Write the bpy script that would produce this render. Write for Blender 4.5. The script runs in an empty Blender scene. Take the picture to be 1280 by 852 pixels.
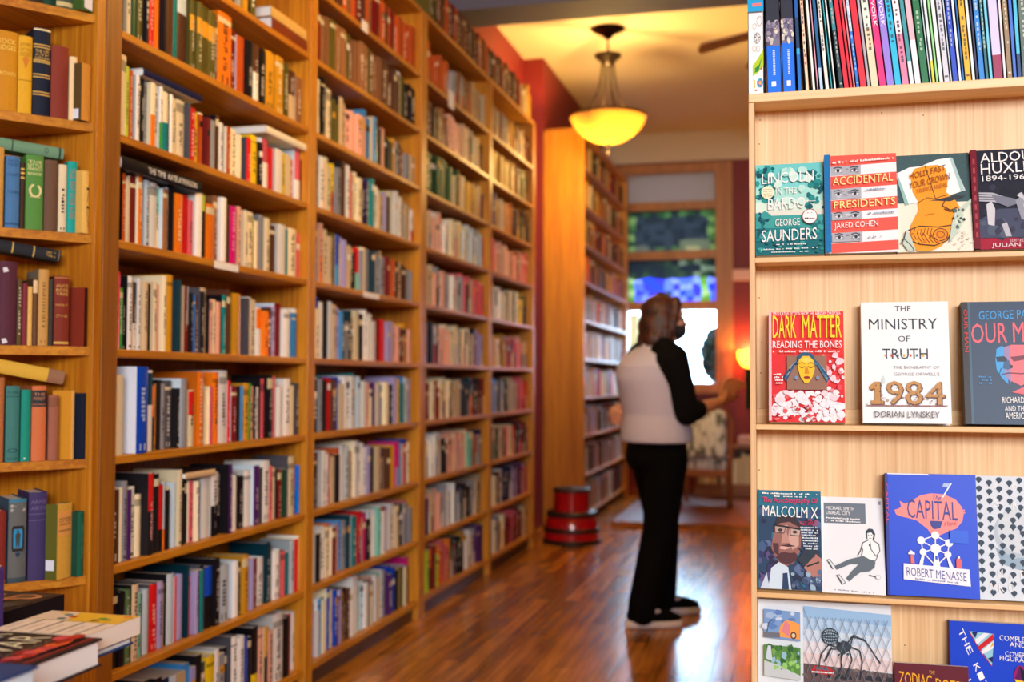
import bpy, bmesh, math, random
import numpy as np
from mathutils import Vector, Matrix

SC = bpy.context.scene
COL = SC.collection
rnd = random.Random(7)

# ------------------------------------------------------------------ camera
YAW, PITCH, ROLL, FPX, EYE = 0.253009, 0.0356385, 0.00265268, 1339.83, 1.24
_F = Vector((-math.sin(YAW) * math.cos(PITCH), math.cos(YAW) * math.cos(PITCH), math.sin(PITCH)))
_R0 = Vector((math.cos(YAW), math.sin(YAW), 0.0))
_U0 = _R0.cross(_F)
_R = _R0 * math.cos(ROLL) + _U0 * math.sin(ROLL)
_U = _U0 * math.cos(ROLL) - _R0 * math.sin(ROLL)
cam_data = bpy.data.cameras.new('camera')
cam = bpy.data.objects.new('camera', cam_data)
COL.objects.link(cam)
cam.matrix_world = Matrix(((_R.x, _U.x, -_F.x, 0), (_R.y, _U.y, -_F.y, 0), (_R.z, _U.z, -_F.z, EYE), (0, 0, 0, 1)))
cam_data.sensor_width = 36.0
cam_data.lens = FPX / 1280 * 36.0
cam_data.clip_start = 0.05
cam_data.dof.use_dof = True
cam_data.dof.focus_distance = 2.13
cam_data.dof.aperture_fstop = 2.7
cam_data.dof.aperture_blades = 9
SC.camera = cam
CAM = Vector((0, 0, EYE))


def ray(x, y):
    return _F * FPX + _R * (x - 640) + _U * (426 - y)


def at_x(x, y, X):
    r = ray(x, y)
    return CAM + r * (X / r.x)


def at_y(x, y, Y):
    r = ray(x, y)
    return CAM + r * (Y / r.y)


def at_z(x, y, Z):
    r = ray(x, y)
    return CAM + r * ((Z - EYE) / r.z)


def proj(p):
    v = Vector(p) - CAM
    d = max(v.dot(_F), 0.05)
    return 640 + FPX * v.dot(_R) / d, 426 - FPX * v.dot(_U) / d, d


# ------------------------------------------------------------------ world, light, exposure
SC.view_settings.view_transform = 'Standard'
SC.view_settings.look = 'None'
SC.view_settings.gamma = 1.0
SC.view_settings.use_curve_mapping = False
SC.view_settings.exposure = 0.68
world = bpy.data.worlds.new('daylight')
SC.world = world
world.use_nodes = True
wn = world.node_tree.nodes
wn['Background'].inputs[0].default_value = (0.46, 0.72, 1.0, 1)
wn['Background'].inputs[1].default_value = 16.0


def area(name, loc, target, sx, sy, power, colour):
    d = bpy.data.lights.new(name, 'AREA')
    d.shape = 'RECTANGLE'
    d.size, d.size_y, d.energy, d.color = sx, sy, power, colour
    o = bpy.data.objects.new(name, d)
    COL.objects.link(o)
    o.location = loc
    o.rotation_euler = (Vector(target) - Vector(loc)).to_track_quat('-Z', 'Y').to_euler()
    return o


# daylight that falls in through the shop front behind the camera
area('shopfront_daylight', (2.2, -4.6, 2.9), (-0.6, 3.0, 1.0), 3.6, 1.7, 350, (0.93, 0.96, 1.0))
WARM = (1.0, 0.66, 0.21)

# ------------------------------------------------------------------ materials


def lin(c):
    return tuple(((v / 255) / 12.92 if v / 255 <= 0.04045 else (((v / 255) + 0.055) / 1.055) ** 2.4) for v in c)


def new_mat(name):
    m = bpy.data.materials.new(name)
    m.use_nodes = True
    return m, m.node_tree.nodes, m.node_tree.links, m.node_tree.nodes['Principled BSDF']


def flat(name, rgb, rough=0.6, metal=0.0, spec=0.5, coat=0.0):
    m, n, l, p = new_mat(name)
    p.inputs['Base Color'].default_value = (*lin(rgb), 1)
    p.inputs['Roughness'].default_value = rough
    p.inputs['Metallic'].default_value = metal
    p.inputs['Specular IOR Level'].default_value = spec
    p.inputs['Coat Weight'].default_value = coat
    return m


def coloured(name, rough, spec=0.4, grain=0.0):
    m, n, l, p = new_mat(name)
    a = n.new('ShaderNodeAttribute')
    a.attribute_name = 'Col'
    src = a.outputs['Color']
    if grain:
        t = n.new('ShaderNodeTexNoise')
        t.inputs['Scale'].default_value = 260
        tc = n.new('ShaderNodeTexCoord')
        l.new(tc.outputs['Object'], t.inputs['Vector'])
        r = n.new('ShaderNodeMapRange')
        r.inputs['To Min'].default_value = 1 - grain
        r.inputs['To Max'].default_value = 1 + grain
        l.new(t.outputs['Fac'], r.inputs['Value'])
        v = n.new('ShaderNodeVectorMath')
        v.operation = 'SCALE'
        l.new(src, v.inputs[0])
        l.new(r.outputs['Result'], v.inputs['Scale'])
        src = v.outputs['Vector']
    l.new(src, p.inputs['Base Color'])
    p.inputs['Roughness'].default_value = rough
    p.inputs['Specular IOR Level'].default_value = spec
    return m


def wood(name, c1, c2, axis, rough=0.45, fine=90.0, stretch=0.03, contrast=0.5, coat=0.0):
    m, n, l, p = new_mat(name)
    tc = n.new('ShaderNodeTexCoord')
    mp = n.new('ShaderNodeMapping')
    s = [fine, fine, fine]
    s[axis] = fine * stretch
    mp.inputs['Scale'].default_value = s
    l.new(tc.outputs['Object'], mp.inputs['Vector'])
    t = n.new('ShaderNodeTexNoise')
    t.inputs['Scale'].default_value = 1.0
    t.inputs['Detail'].default_value = 4
    t.inputs['Distortion'].default_value = 0.4
    l.new(mp.outputs['Vector'], t.inputs['Vector'])
    mp2 = n.new('ShaderNodeMapping')
    s2 = [9.0, 9.0, 9.0]
    s2[axis] = 0.7
    mp2.inputs['Scale'].default_value = s2
    l.new(tc.outputs['Object'], mp2.inputs['Vector'])
    t2 = n.new('ShaderNodeTexNoise')
    t2.inputs['Scale'].default_value = 1.0
    t2.inputs['Detail'].default_value = 3
    l.new(mp2.outputs['Vector'], t2.inputs['Vector'])
    mx = n.new('ShaderNodeMath')
    mx.operation = 'MULTIPLY_ADD'
    mx.inputs[1].default_value = 0.55
    l.new(t.outputs['Fac'], mx.inputs[0])
    sc = n.new('ShaderNodeMath')
    sc.operation = 'MULTIPLY'
    sc.inputs[1].default_value = 0.45
    l.new(t2.outputs['Fac'], sc.inputs[0])
    l.new(sc.outputs[0], mx.inputs[2])
    rp = n.new('ShaderNodeValToRGB')
    rp.color_ramp.elements[0].position = 0.5 - 0.5 * contrast * 0.5
    rp.color_ramp.elements[1].position = 0.5 + 0.5 * contrast * 0.5
    rp.color_ramp.elements[0].color = (*lin(c1), 1)
    rp.color_ramp.elements[1].color = (*lin(c2), 1)
    l.new(mx.outputs[0], rp.inputs['Fac'])
    l.new(rp.outputs['Color'], p.inputs['Base Color'])
    p.inputs['Roughness'].default_value = rough
    p.inputs['Coat Weight'].default_value = coat
    p.inputs['Coat Roughness'].default_value = 0.2
    return m


M = {}
M['print'] = coloured('printed_paper', 0.55, 0.22)
M['gloss'] = coloured('glossy_cover', 0.35, 0.16)
M['cloth'] = coloured('book_cloth', 0.7, 0.25, 0.12)
M['pages'] = flat('page_paper', (232, 222, 200), 0.85, spec=0.2)
M['pages_white'] = flat('white_page_paper', (236, 236, 232), 0.8, spec=0.2)
OAK1, OAK2 = (164, 94, 8), (208, 140, 26)
M['oak_v'] = wood('golden_oak_upright', OAK1, OAK2, 2)
M['oak_y'] = wood('golden_oak_shelf', OAK1, OAK2, 1)
M['oak_x'] = wood('golden_oak_crosswise', OAK1, OAK2, 0)
M['post'] = wood('shaded_oak_post', (126, 74, 14), (160, 98, 24), 2)  # same oak with the post's dimmer light put into the colour
M['ash_v'] = wood('pale_ash_panel', (206, 160, 106), (238, 204, 156), 2, rough=0.5, fine=150, stretch=0.015, contrast=0.62)
M['ash_x'] = wood('pale_ash_ledge', (216, 170, 110), (238, 200, 146), 0, rough=0.45, fine=120, stretch=0.03)
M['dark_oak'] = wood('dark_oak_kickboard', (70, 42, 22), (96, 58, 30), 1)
M['frame_wood'] = wood('window_oak', (150, 92, 40), (186, 120, 58), 2)
M['wine_wall'] = flat('dark_red_paint', (118, 22, 26), 0.6)
M['ceiling'] = flat('cream_ceiling_paint', (206, 184, 152), 0.8)
M['cream'] = flat('cream_wall_paint', (214, 196, 168), 0.8)
M['beam'] = flat('grey_beam_paint', (104, 100, 116), 0.7)
M['dark_metal'] = flat('dark_bronze', (58, 44, 34), 0.4, 0.7)
M['white'] = flat('white_card', (240, 238, 236), 0.7)


def floor_mat():
    m, n, l, p = new_mat('hardwood_planks')
    tc = n.new('ShaderNodeTexCoord')
    mp = n.new('ShaderNodeMapping')
    mp.inputs['Rotation'].default_value = (0, 0, math.pi / 2)
    l.new(tc.outputs['Object'], mp.inputs['Vector'])
    b = n.new('ShaderNodeTexBrick')
    b.inputs['Scale'].default_value = 1.0
    b.inputs['Brick Width'].default_value = 0.85
    b.inputs['Row Height'].default_value = 0.082
    b.inputs['Mortar Size'].default_value = 0.0012
    b.inputs['Mortar Smooth'].default_value = 0.3
    b.inputs['Color1'].default_value = (*lin((196, 128, 48)), 1)
    b.inputs['Color2'].default_value = (*lin((136, 82, 26)), 1)
    b.inputs['Mortar'].default_value = (*lin((70, 38, 14)), 1)
    b.offset = 0.37
    l.new(mp.outputs['Vector'], b.inputs['Vector'])
    mp2 = n.new('ShaderNodeMapping')
    mp2.inputs['Scale'].default_value = (22, 1.6, 1)
    l.new(tc.outputs['Object'], mp2.inputs['Vector'])
    t = n.new('ShaderNodeTexNoise')
    t.inputs['Scale'].default_value = 1.3
    t.inputs['Detail'].default_value = 5
    l.new(mp2.outputs['Vector'], t.inputs['Vector'])
    mr = n.new('ShaderNodeMapRange')
    mr.inputs['From Min'].default_value = 0.3
    mr.inputs['From Max'].default_value = 0.7
    mr.inputs['To Min'].default_value = 0.5
    mr.inputs['To Max'].default_value = 1.35
    l.new(t.outputs['Fac'], mr.inputs['Value'])
    v = n.new('ShaderNodeVectorMath')
    v.operation = 'SCALE'
    l.new(b.outputs['Color'], v.inputs[0])
    l.new(mr.outputs['Result'], v.inputs['Scale'])
    l.new(v.outputs['Vector'], p.inputs['Base Color'])
    p.inputs['Roughness'].default_value = 0.22
    t3 = n.new('ShaderNodeTexNoise')
    t3.inputs['Scale'].default_value = 3.0
    mp3 = n.new('ShaderNodeMapping')
    mp3.inputs['Scale'].default_value = (4.0, 0.8, 1)
    l.new(tc.outputs['Object'], mp3.inputs['Vector'])
    l.new(mp3.outputs['Vector'], t3.inputs['Vector'])
    bp = n.new('ShaderNodeBump')
    bp.inputs['Strength'].default_value = 0.06
    bp.inputs['Distance'].default_value = 0.02
    hm = n.new('ShaderNodeMath')
    hm.operation = 'MULTIPLY_ADD'
    hm.inputs[1].default_value = -0.35
    l.new(b.outputs['Fac'], hm.inputs[0])
    l.new(t3.outputs['Fac'], hm.inputs[2])
    l.new(hm.outputs[0], bp.inputs['Height'])
    l.new(bp.outputs['Normal'], p.inputs['Normal'])
    return m


M['floor'] = floor_mat()

# ------------------------------------------------------------------ mesh helpers
PAL = dict(w=(240, 238, 232), c=(240, 224, 184), a=(205, 180, 142), y=(242, 204, 30), Y=(218, 156, 36), o=(242, 124, 24),
           O=(198, 84, 28), r=(214, 28, 28), R=(122, 24, 24), p=(216, 22, 124), q=(240, 176, 152), n=(226, 96, 108),
           P=(78, 34, 104), v=(176, 164, 214), b=(16, 70, 190), B=(20, 28, 72), s=(64, 150, 222), t=(16, 128, 132),
           T=(10, 58, 74), e=(52, 158, 58), E=(34, 72, 42), l=(184, 204, 56), m=(128, 214, 194), g=(150, 152, 160),
           G=(78, 76, 84), k=(26, 22, 26), z=(88, 52, 34), Z=(150, 100, 62), i=(200, 216, 226), d=(92, 84, 30))
PAL['h'] = (88, 118, 70)
PAL['u'] = (0, 128, 248)
CNAME = dict(w='white', c='cream', a='tan', y='yellow', Y='mustard', o='orange', O='rust-orange', r='red', R='maroon', p='magenta',
             q='peach', n='rose-pink', P='purple', v='lavender', b='blue', B='navy', s='sky-blue', t='teal', T='dark-teal', e='green',
             E='dark-green', l='lime-green', m='mint-green', g='grey', G='dark-grey', k='black', z='brown', Z='light-brown',
             i='pale-blue', d='olive', h='moss-green', u='bright-blue')


class MB:
    """collects coloured faces and links them as ONE mesh object"""

    def __init__(self):
        self.v, self.f, self.c = [], [], []

    def face(self, pts, c=(255, 255, 255)):
        b = len(self.v)
        self.v.extend(tuple(p) for p in pts)
        self.f.append(tuple(range(b, b + len(pts))))
        self.c.append(c)

    def raw(self, vs, fs, c=(255, 255, 255)):
        b = len(self.v)
        self.v.extend(tuple(p) for p in vs)
        self.f.extend(tuple(b + i for i in f) for f in fs)
        self.c.extend([c] * len(fs))

    def box(self, x0, x1, y0, y1, z0, z1, c=(255, 255, 255), bev=0.0, sides=None):
        if bev > 0:
            bm = bmesh.new()
            bmesh.ops.create_cube(bm, size=1)
            for v in bm.verts:
                v.co = Vector(((x0 + x1) / 2 + v.co.x * (x1 - x0), (y0 + y1) / 2 + v.co.y * (y1 - y0), (z0 + z1) / 2 + v.co.z * (z1 - z0)))
            bmesh.ops.bevel(bm, geom=bm.edges[:], offset=bev, segments=2, affect='EDGES', profile=0.5)
            bm.verts.index_update()
            self.raw([v.co[:] for v in bm.verts], [[v.index for v in f.verts] for f in bm.faces], c)
            bm.free()
            return
        vs = [(x0, y0, z0), (x1, y0, z0), (x1, y1, z0), (x0, y1, z0), (x0, y0, z1), (x1, y0, z1), (x1, y1, z1), (x0, y1, z1)]
        fs = [(0, 3, 2, 1), (4, 5, 6, 7), (0, 1, 5, 4), (1, 2, 6, 5), (2, 3, 7, 6), (3, 0, 4, 7)]
        self.raw(vs, fs, c)

    def prism(self, pts, z0, z1, c=(255, 255, 255)):
        n = len(pts)
        vs = [(p[0], p[1], z0) for p in pts] + [(p[0], p[1], z1) for p in pts]
        fs = [tuple(range(n - 1, -1, -1)), tuple(range(n, 2 * n))] + [(i, (i + 1) % n, n + (i + 1) % n, n + i) for i in range(n)]
        self.raw(vs, fs, c)

    def tube(self, pts, rad, c=(255, 255, 255), seg=10, close=True):
        pts = [Vector(p) for p in pts]
        rads = rad if isinstance(rad, (list, tuple)) else [rad] * len(pts)
        vs, fs = [], []
        for i, p in enumerate(pts):
            t = (pts[min(i + 1, len(pts) - 1)] - pts[max(i - 1, 0)]).normalized()
            a = t.cross(Vector((0, 0, 1)) if abs(t.z) < 0.95 else Vector((0, 1, 0))).normalized()
            b = t.cross(a)
            for k in range(seg):
                w = 2 * math.pi * k / seg
                vs.append(p + (a * math.cos(w) + b * math.sin(w)) * rads[i])
        for i in range(len(pts) - 1):
            for k in range(seg):
                fs.append((i * seg + k, i * seg + (k + 1) % seg, (i + 1) * seg + (k + 1) % seg, (i + 1) * seg + k))
        if close:
            fs.append(tuple(range(seg - 1, -1, -1)))
            fs.append(tuple((len(pts) - 1) * seg + k for k in range(seg)))
        self.raw(vs, fs, c)

    def lathe(self, prof, centre=(0, 0, 0), c=(255, 255, 255), seg=32):
        vs, fs = [], []
        for r, z in prof:
            for k in range(seg):
                w = 2 * math.pi * k / seg
                vs.append((centre[0] + r * math.cos(w), centre[1] + r * math.sin(w), centre[2] + z))
        for i in range(len(prof) - 1):
            for k in range(seg):
                fs.append((i * seg + k, i * seg + (k + 1) % seg, (i + 1) * seg + (k + 1) % seg, (i + 1) * seg + k))
        self.raw(vs, fs, c)

    def build(self, name, mat, parent=None, smooth=False, offset=None):
        me = bpy.data.meshes.new(name)
        off = offset if offset is not None else (parent.location if parent is not None else None)
        vs = self.v
        if off is not None and (off[0] or off[1] or off[2]):
            a = np.array(self.v, dtype=np.float64) - np.array(off[:], dtype=np.float64)
            vs = a.tolist()
        me.from_pydata(vs, [], self.f)
        att = me.color_attributes.new('Col', 'FLOAT_COLOR', 'CORNER')
        cols = np.array([(*lin(c), 1.0) for c in self.c], dtype=np.float32)
        cnt = np.array([len(f) for f in self.f])
        att.data.foreach_set('color', np.repeat(cols, cnt, axis=0).ravel())
        me.materials.append(mat)
        if smooth:
            me.polygons.foreach_set('use_smooth', [True] * len(me.polygons))
        me.update()
        o = bpy.data.objects.new(name, me)
        COL.objects.link(o)
        if parent is not None:
            o.parent = parent
        elif off is not None:
            o.location = off
        return o


def empty(name, loc=(0, 0, 0)):
    o = bpy.data.objects.new(name, None)
    o.location = loc
    o.empty_display_size = 0.05
    COL.objects.link(o)
    return o


def tag(o, label=None, cat=None, group=None, kind=None):
    for k, v in (('label', label), ('category', cat), ('group', group), ('kind', kind)):
        if v:
            o[k] = v
    return o


_TXT = {}


def text_shape(s):
    """outline of a line of lettering, scaled to a unit box"""
    if s not in _TXT:
        cu = bpy.data.curves.new('lettering', 'FONT')
        cu.body = s
        cu.resolution_u = 2
        cu.offset = 0.0
        ob = bpy.data.objects.new('lettering', cu)
        COL.objects.link(ob)
        dg = bpy.context.evaluated_depsgraph_get()
        me = bpy.data.meshes.new_from_object(ob.evaluated_get(dg))
        v = np.array([x.co[:2] for x in me.vertices])
        fs = [tuple(p.vertices) for p in me.polygons]
        lo, hi = v.min(0), v.max(0)
        v = (v - lo) / (hi - lo)
        bpy.data.objects.remove(ob)
        bpy.data.curves.remove(cu)
        bpy.data.meshes.remove(me)
        _TXT[s] = (v, fs)
    return _TXT[s]


def put_text(mb, s, o, u, v, c):
    """lettering in the parallelogram o, o+u, o+v"""
    vs, fs = text_shape(s)
    o, u, v = Vector(o), Vector(u), Vector(v)
    mb.raw([o + u * float(a) + v * float(b) for a, b in vs], fs, c)
# ------------------------------------------------------------------ the room
CEIL, FARY, BACKX = 4.0, 12.0, -2.2


def struct(name, mb, mat, parent=None):
    o = mb.build(name, mat, parent)
    if parent is None:
        o['kind'] = 'structure'
    return o


b = MB(); b.box(-4.2, 4.2, -6.2, FARY, -0.12, 0.0); struct('floor', b, M['floor'])
b = MB(); b.box(-4.2, 4.2, -6.2, FARY + 0.2, CEIL, CEIL + 0.12); struct('ceiling', b, M['ceiling'])
b = MB(); b.box(-2.32, -2.2, 2.75, 8.9, 0, CEIL); struct('wall_left', b, M['wine_wall'])
b = MB(); b.box(-2.32, -2.03, 8.9, FARY, 0, CEIL); struct('wall_left_jog', b, M['wine_wall'])
b = MB(); b.box(4.1, 4.2, -6.2, FARY, 0, CEIL); struct('wall_right', b, M['wine_wall'])
# ceiling beam across the shop and a soffit along it
b = MB(); b.box(-2.2, 4.1, 6.6, 6.95, 3.64, CEIL); struct('trim_1', b, M['beam'])
b = MB(); b.box(-0.05, 0.25, 6.95, FARY, 3.74, CEIL); struct('trim_2', b, M['cream'])

b = MB(); b.box(-4.2, 4.2, -6.35, -6.2, 0, CEIL); struct('wall_front', b, M['wine_wall'])
b = MB(); b.box(-4.32, -4.2, -6.2, 2.2, 0, CEIL); struct('wall_side', b, M['wine_wall'])
b = MB(); b.box(-4.2, -2.2, 3.2, 3.32, 0, CEIL); struct('wall_corner', b, M['wine_wall'])
# far wall with the window opening
wl, wr = at_y(772, 300, FARY).x, at_y(908, 300, FARY).x
wt, wb = at_y(840, 206, FARY).z, at_y(840, 486, FARY).z
b = MB()
b.box(-2.32, wl, FARY, FARY + 0.15, 0, CEIL)
b.box(wr, 4.2, FARY, FARY + 0.15, 0, CEIL)
b.box(wl, wr, FARY, FARY + 0.15, wt, CEIL)
b.box(wl, wr, FARY, FARY + 0.15, 0, wb)
struct('wall_back', b, M['wine_wall'])
b = MB(); b.box(-2.03, 1.6, FARY - 0.03, FARY - 0.001, at_y(840, 203, FARY).z, CEIL); struct('trim_3', b, M['cream'])

# the window: oak frame, a white transom light, a leaded stained glass sash and a clear lower sash
win = empty('window_1', ((wl + wr) / 2, FARY, wb))
win['kind'] = 'structure'
zz = lambda y: at_y(840, y, FARY).z
fr = MB()
jw = 0.115
y0, y1 = FARY - 0.06, FARY + 0.12
fr.box(wl - 0.03, wl + jw, y0, y1, wb, wt)
fr.box(wr - jw, wr + 0.07, y0, y1, wb, wt)
fr.box(wl + jw, wr - jw, y0, y1, zz(217), wt)
fr.box(wl + jw, wr - jw, y0, y1, zz(263), zz(253))
fr.box(wl + jw, wr - jw, y0, y1, zz(324), zz(314))
fr.box(wl + jw, wr - jw, y0, y1, zz(388), zz(377))
fr.box(wl + jw, wr - jw, y0, y1, wb, zz(478))
fr.build('window_frame', M['frame_wood'], win)
b = MB(); b.box(wl - 0.06, wr + 0.1, FARY - 0.14, FARY, wb - 0.05, wb + 0.0); b.build('window_sill', M['frame_wood'], win)


def pane_mat(name, rgb, trans, rough):
    m, n, l, p = new_mat(name)
    n.remove(p)
    tl = n.new('ShaderNodeBsdfTranslucent')
    tl.inputs['Color'].default_value = (*lin(rgb), 1)
    df = n.new('ShaderNodeBsdfDiffuse')
    df.inputs['Color'].default_value = (*lin(rgb), 1)
    mx = n.new('ShaderNodeMixShader')
    mx.inputs['Fac'].default_value = trans
    l.new(df.outputs[0], mx.inputs[1]); l.new(tl.outputs[0], mx.inputs[2])
    l.new(mx.outputs[0], n['Material Output'].inputs['Surface'])
    return m


M['milk'] = pane_mat('milk_glass', (176, 164, 158), 0.2, 0.5)
m, n, l, p = new_mat('stained_glass')
a = n.new('ShaderNodeAttribute'); a.attribute_name = 'Col'
n.remove(p)
tl = n.new('ShaderNodeBsdfTranslucent'); l.new(a.outputs['Color'], tl.inputs['Color'])
gl = n.new('ShaderNodeBsdfGlossy'); gl.inputs['Roughness'].default_value = 0.1
mx = n.new('ShaderNodeMixShader'); mx.inputs['Fac'].default_value = 0.0
l.new(tl.outputs[0], mx.inputs[1]); l.new(gl.outputs[0], mx.inputs[2]); l.new(mx.outputs[0], n['Material Output'].inputs['Surface'])
M['stained'] = m
m, n, l, p = new_mat('clear_pane')
n.remove(p)
tr = n.new('ShaderNodeBsdfTransparent'); tr.inputs['Color'].default_value = (0.95, 0.97, 0.97, 1)
gl = n.new('ShaderNodeBsdfGlossy'); gl.inputs['Roughness'].default_value = 0.02
mx = n.new('ShaderNodeMixShader'); mx.inputs['Fac'].default_value = 0.06
l.new(tr.outputs[0], mx.inputs[1]); l.new(gl.outputs[0], mx.inputs[2]); l.new(mx.outputs[0], n['Material Output'].inputs['Surface'])
M['clear'] = m
gx0, gx1 = wl + jw, wr - jw
b = MB(); b.box(gx0, gx1, FARY + 0.03, FARY + 0.042, zz(253), zz(217)); b.build('transom_pane', M['milk'], win)


def leaded(name, ztop, zbot, nx, nz, pick):
    r = random.Random(name)
    g = [[(gx0 + (gx1 - gx0) * (i + (r.uniform(-.3, .3) if 0 < i < nx else 0)) / nx,
           zbot + (ztop - zbot) * (j + (r.uniform(-.3, .3) if 0 < j < nz else 0)) / nz) for j in range(nz + 1)] for i in range(nx + 1)]
    mb = MB()
    for i in range(nx):
        for j in range(nz):
            q = [g[i][j], g[i + 1][j], g[i + 1][j + 1], g[i][j + 1]]
            mb.face([(x, FARY + 0.035, z) for x, z in q], tuple(v * k for v, k in zip(pick((i + .5) / nx, (j + .5) / nz, r), (.42, .42, .42))))
    mb.build(name, M['stained'], win)


def upper(u, v, r):
    if u < .1 or u > .88: return r.choice([(60, 80, 30), (110, 120, 50), (34, 50, 24)])
    if v > .86: return r.choice([(40, 60, 26), (70, 96, 40), (30, 34, 26)])
    if u > .6 and v < .22: return r.choice([(150, 120, 70), (90, 80, 50)])
    if v < .2: return r.choice([(60, 74, 34), (80, 70, 50), (38, 40, 34)])
    return r.choice([(26, 25, 26), (32, 31, 32), (38, 36, 38), (22, 22, 24)])


def lower(u, v, r):
    if v > .62:
        return r.choice([(30, 36, 28), (44, 54, 30), (26, 26, 28), (120, 116, 80) if u > .6 else (36, 40, 30)])
    if u < .1 or .84 < u < .94: return r.choice([(150, 190, 60), (110, 150, 40), (190, 200, 110)])
    if .42 < u < .5: return r.choice([(110, 120, 200), (50, 60, 90)])
    return r.choice([(40, 60, 255), (90, 100, 255), (60, 50, 220), (150, 150, 255)])


leaded('stained_pane', zz(263), zz(314), 12, 7, upper)
leaded('stained_pane', zz(324), zz(377), 12, 7, lower)
b = MB(); b.box(gx0, gx1, FARY + 0.03, FARY + 0.036, zz(478), zz(388)); b.build('clear_pane', M['clear'], win)

# what stands outside behind the lower sash
b = MB(); b.box(wl - 1.5, at_y(797, 420, 13.4).x, 13.4, 13.6, -0.2, at_y(790, 392, 13.4).z)
o = b.build('outside_wall', flat('cream_stucco', (128, 104, 60), 0.8)); o['kind'] = 'structure'
b = MB(); b.box(-6, 6, FARY + 0.16, 22, -0.3, -0.2)
o = b.build('outside_ground', flat('pavement_grey', (150, 152, 156), 0.8)); o['kind'] = 'structure'

# raised wooden step in front of the far wall
b = MB(); b.box(-1.46, 1.6, 9.0, FARY, 0.0, 0.05); struct('floor_platform', b, wood('red_brown_boards', (104, 48, 28), (134, 66, 38), 0, rough=0.4))
b = MB(); b.box(-1.46, 1.6, 8.965, 9.0, 0.0, 0.056); struct('trim_4', b, M['frame_wood'])
# ------------------------------------------------------------------ tall wall bookcases
FX, BX = -1.855, -2.14            # shelf fronts and backs of the long wall
ZS = {7: 0.0985, 6: 0.406, 5: 0.708, 4: 1.0186, 3: 1.323, 2: 1.636, 1: 1.941, 0: 2.243, -1: 2.544, -2: 2.839}
TOPZ = 3.16
ST = 0.024


def bookcase(label, ya, yb, sa, sb, fx=FX, bx=BX, zs=None, top=TOPZ, post=None, cards=(), sides_z0=0.0):
    zs = zs or sorted(ZS.values())
    t = empty('bookcase', (bx, (ya + yb) / 2, 0))
    tag(t, label, 'bookcase', 'tall bookcases along the wall')
    for (a, c, m) in ((ya, ya + sa, post or M['oak_v']), (yb - sb, yb, M['oak_v'])):
        b = MB(); b.box(bx, fx + 0.004, a, c, sides_z0, top, bev=0.002); b.build('side_panel', m, t)
    for z in zs:
        b = MB(); b.box(bx + 0.006, fx, ya + sa, yb - sb, z - ST, z, bev=0.003); b.build('shelf', M['oak_y'], t)
    b = MB(); b.box(bx + 0.004, fx, ya, yb, top, top + ST, bev=0.003); b.build('top_board', M['oak_y'], t)
    b = MB(); b.box(bx - 0.008, bx + 0.006, ya, yb, 0.03, top); b.build('back_panel', M['oak_v'], t)
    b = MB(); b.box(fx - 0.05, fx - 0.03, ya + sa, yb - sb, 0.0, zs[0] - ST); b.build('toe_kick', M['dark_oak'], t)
    for (y, z, w, h) in cards:
        b = MB(); b.box(fx + 0.0005, fx + 0.002, y - w / 2, y + w / 2, z, z + h); b.build('label_card', M['white'], t)
    return t


YB = [2.60, 3.975, 5.33, 6.62, 7.85]
c1 = at_x(283, 330, FX); c2 = at_x(464, 371, FX); c3 = at_x(456, 13, FX)
bookcase('first tall golden oak bookcase of the long wall, starting at the shaded corner post', YB[0], YB[1], 0.072, 0.055, post=M['post'],
         cards=[(c1.y, ZS[2] - 0.027, 0.16, 0.024)])
bookcase('second tall oak bookcase of the long wall, crowned by brown-spined sets', YB[1], YB[2], 0.012, 0.07,
         cards=[(c2.y, ZS[2] - 0.027, 0.19, 0.024), (c3.y, ZS[-2] - 0.028, 0.07, 0.05)])
c4 = at_x(564, 112, FX)
bookcase('third tall oak bookcase, carrying a row of dark books on its top', YB[2], YB[3], 0.02, 0.03, cards=[(c4.y, ZS[-2] - 0.06, 0.1, 0.1)])
bookcase('last tall oak bookcase of the long wall, ending at the red wall corner', YB[3], YB[4], 0.02, 0.06)
S2Y0, S2Y1, S2F, S2B = 8.92, 11.45, -1.68, -2.025
S2Z = [0.1 + 0.33 * k for k in range(10)]
bookcase('far bookcase with a broad plain orange end panel behind the step stool', S2Y0, S2Y1, 0.03, 0.06, fx=S2F, bx=S2B, zs=S2Z, top=3.36)

# the corner shelves at the near end: boards cut to the angle of the corner
WX, WY = 0.606, 0.795
P0 = Vector((-1.862, 2.562, 0))
Wd = Vector((WX, WY, 0)); Nn = Vector((WY, -WX, 0))
LEN = 1.0


def lp(t, d=0.0):
    """point of the corner shelves: t along the front (0 at the post, negative towards the near end), d behind the front"""
    return P0 + Wd * t - Nn * d


ZL = [2.250, 1.945, 1.636, 1.326, 1.018, 0.702, 0.40, 0.1]
t = empty('corner_bookcase', (lp(-LEN, 0.3).x, lp(-LEN, 0.3).y, 0))
tag(t, 'angled oak corner bookcase of old cloth-bound books beside the shaded post', 'bookcase')
poly = [lp(0), lp(-LEN), lp(-LEN, 0.3), Vector((lp(0).x - 0.52, 0, 0))]
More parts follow.
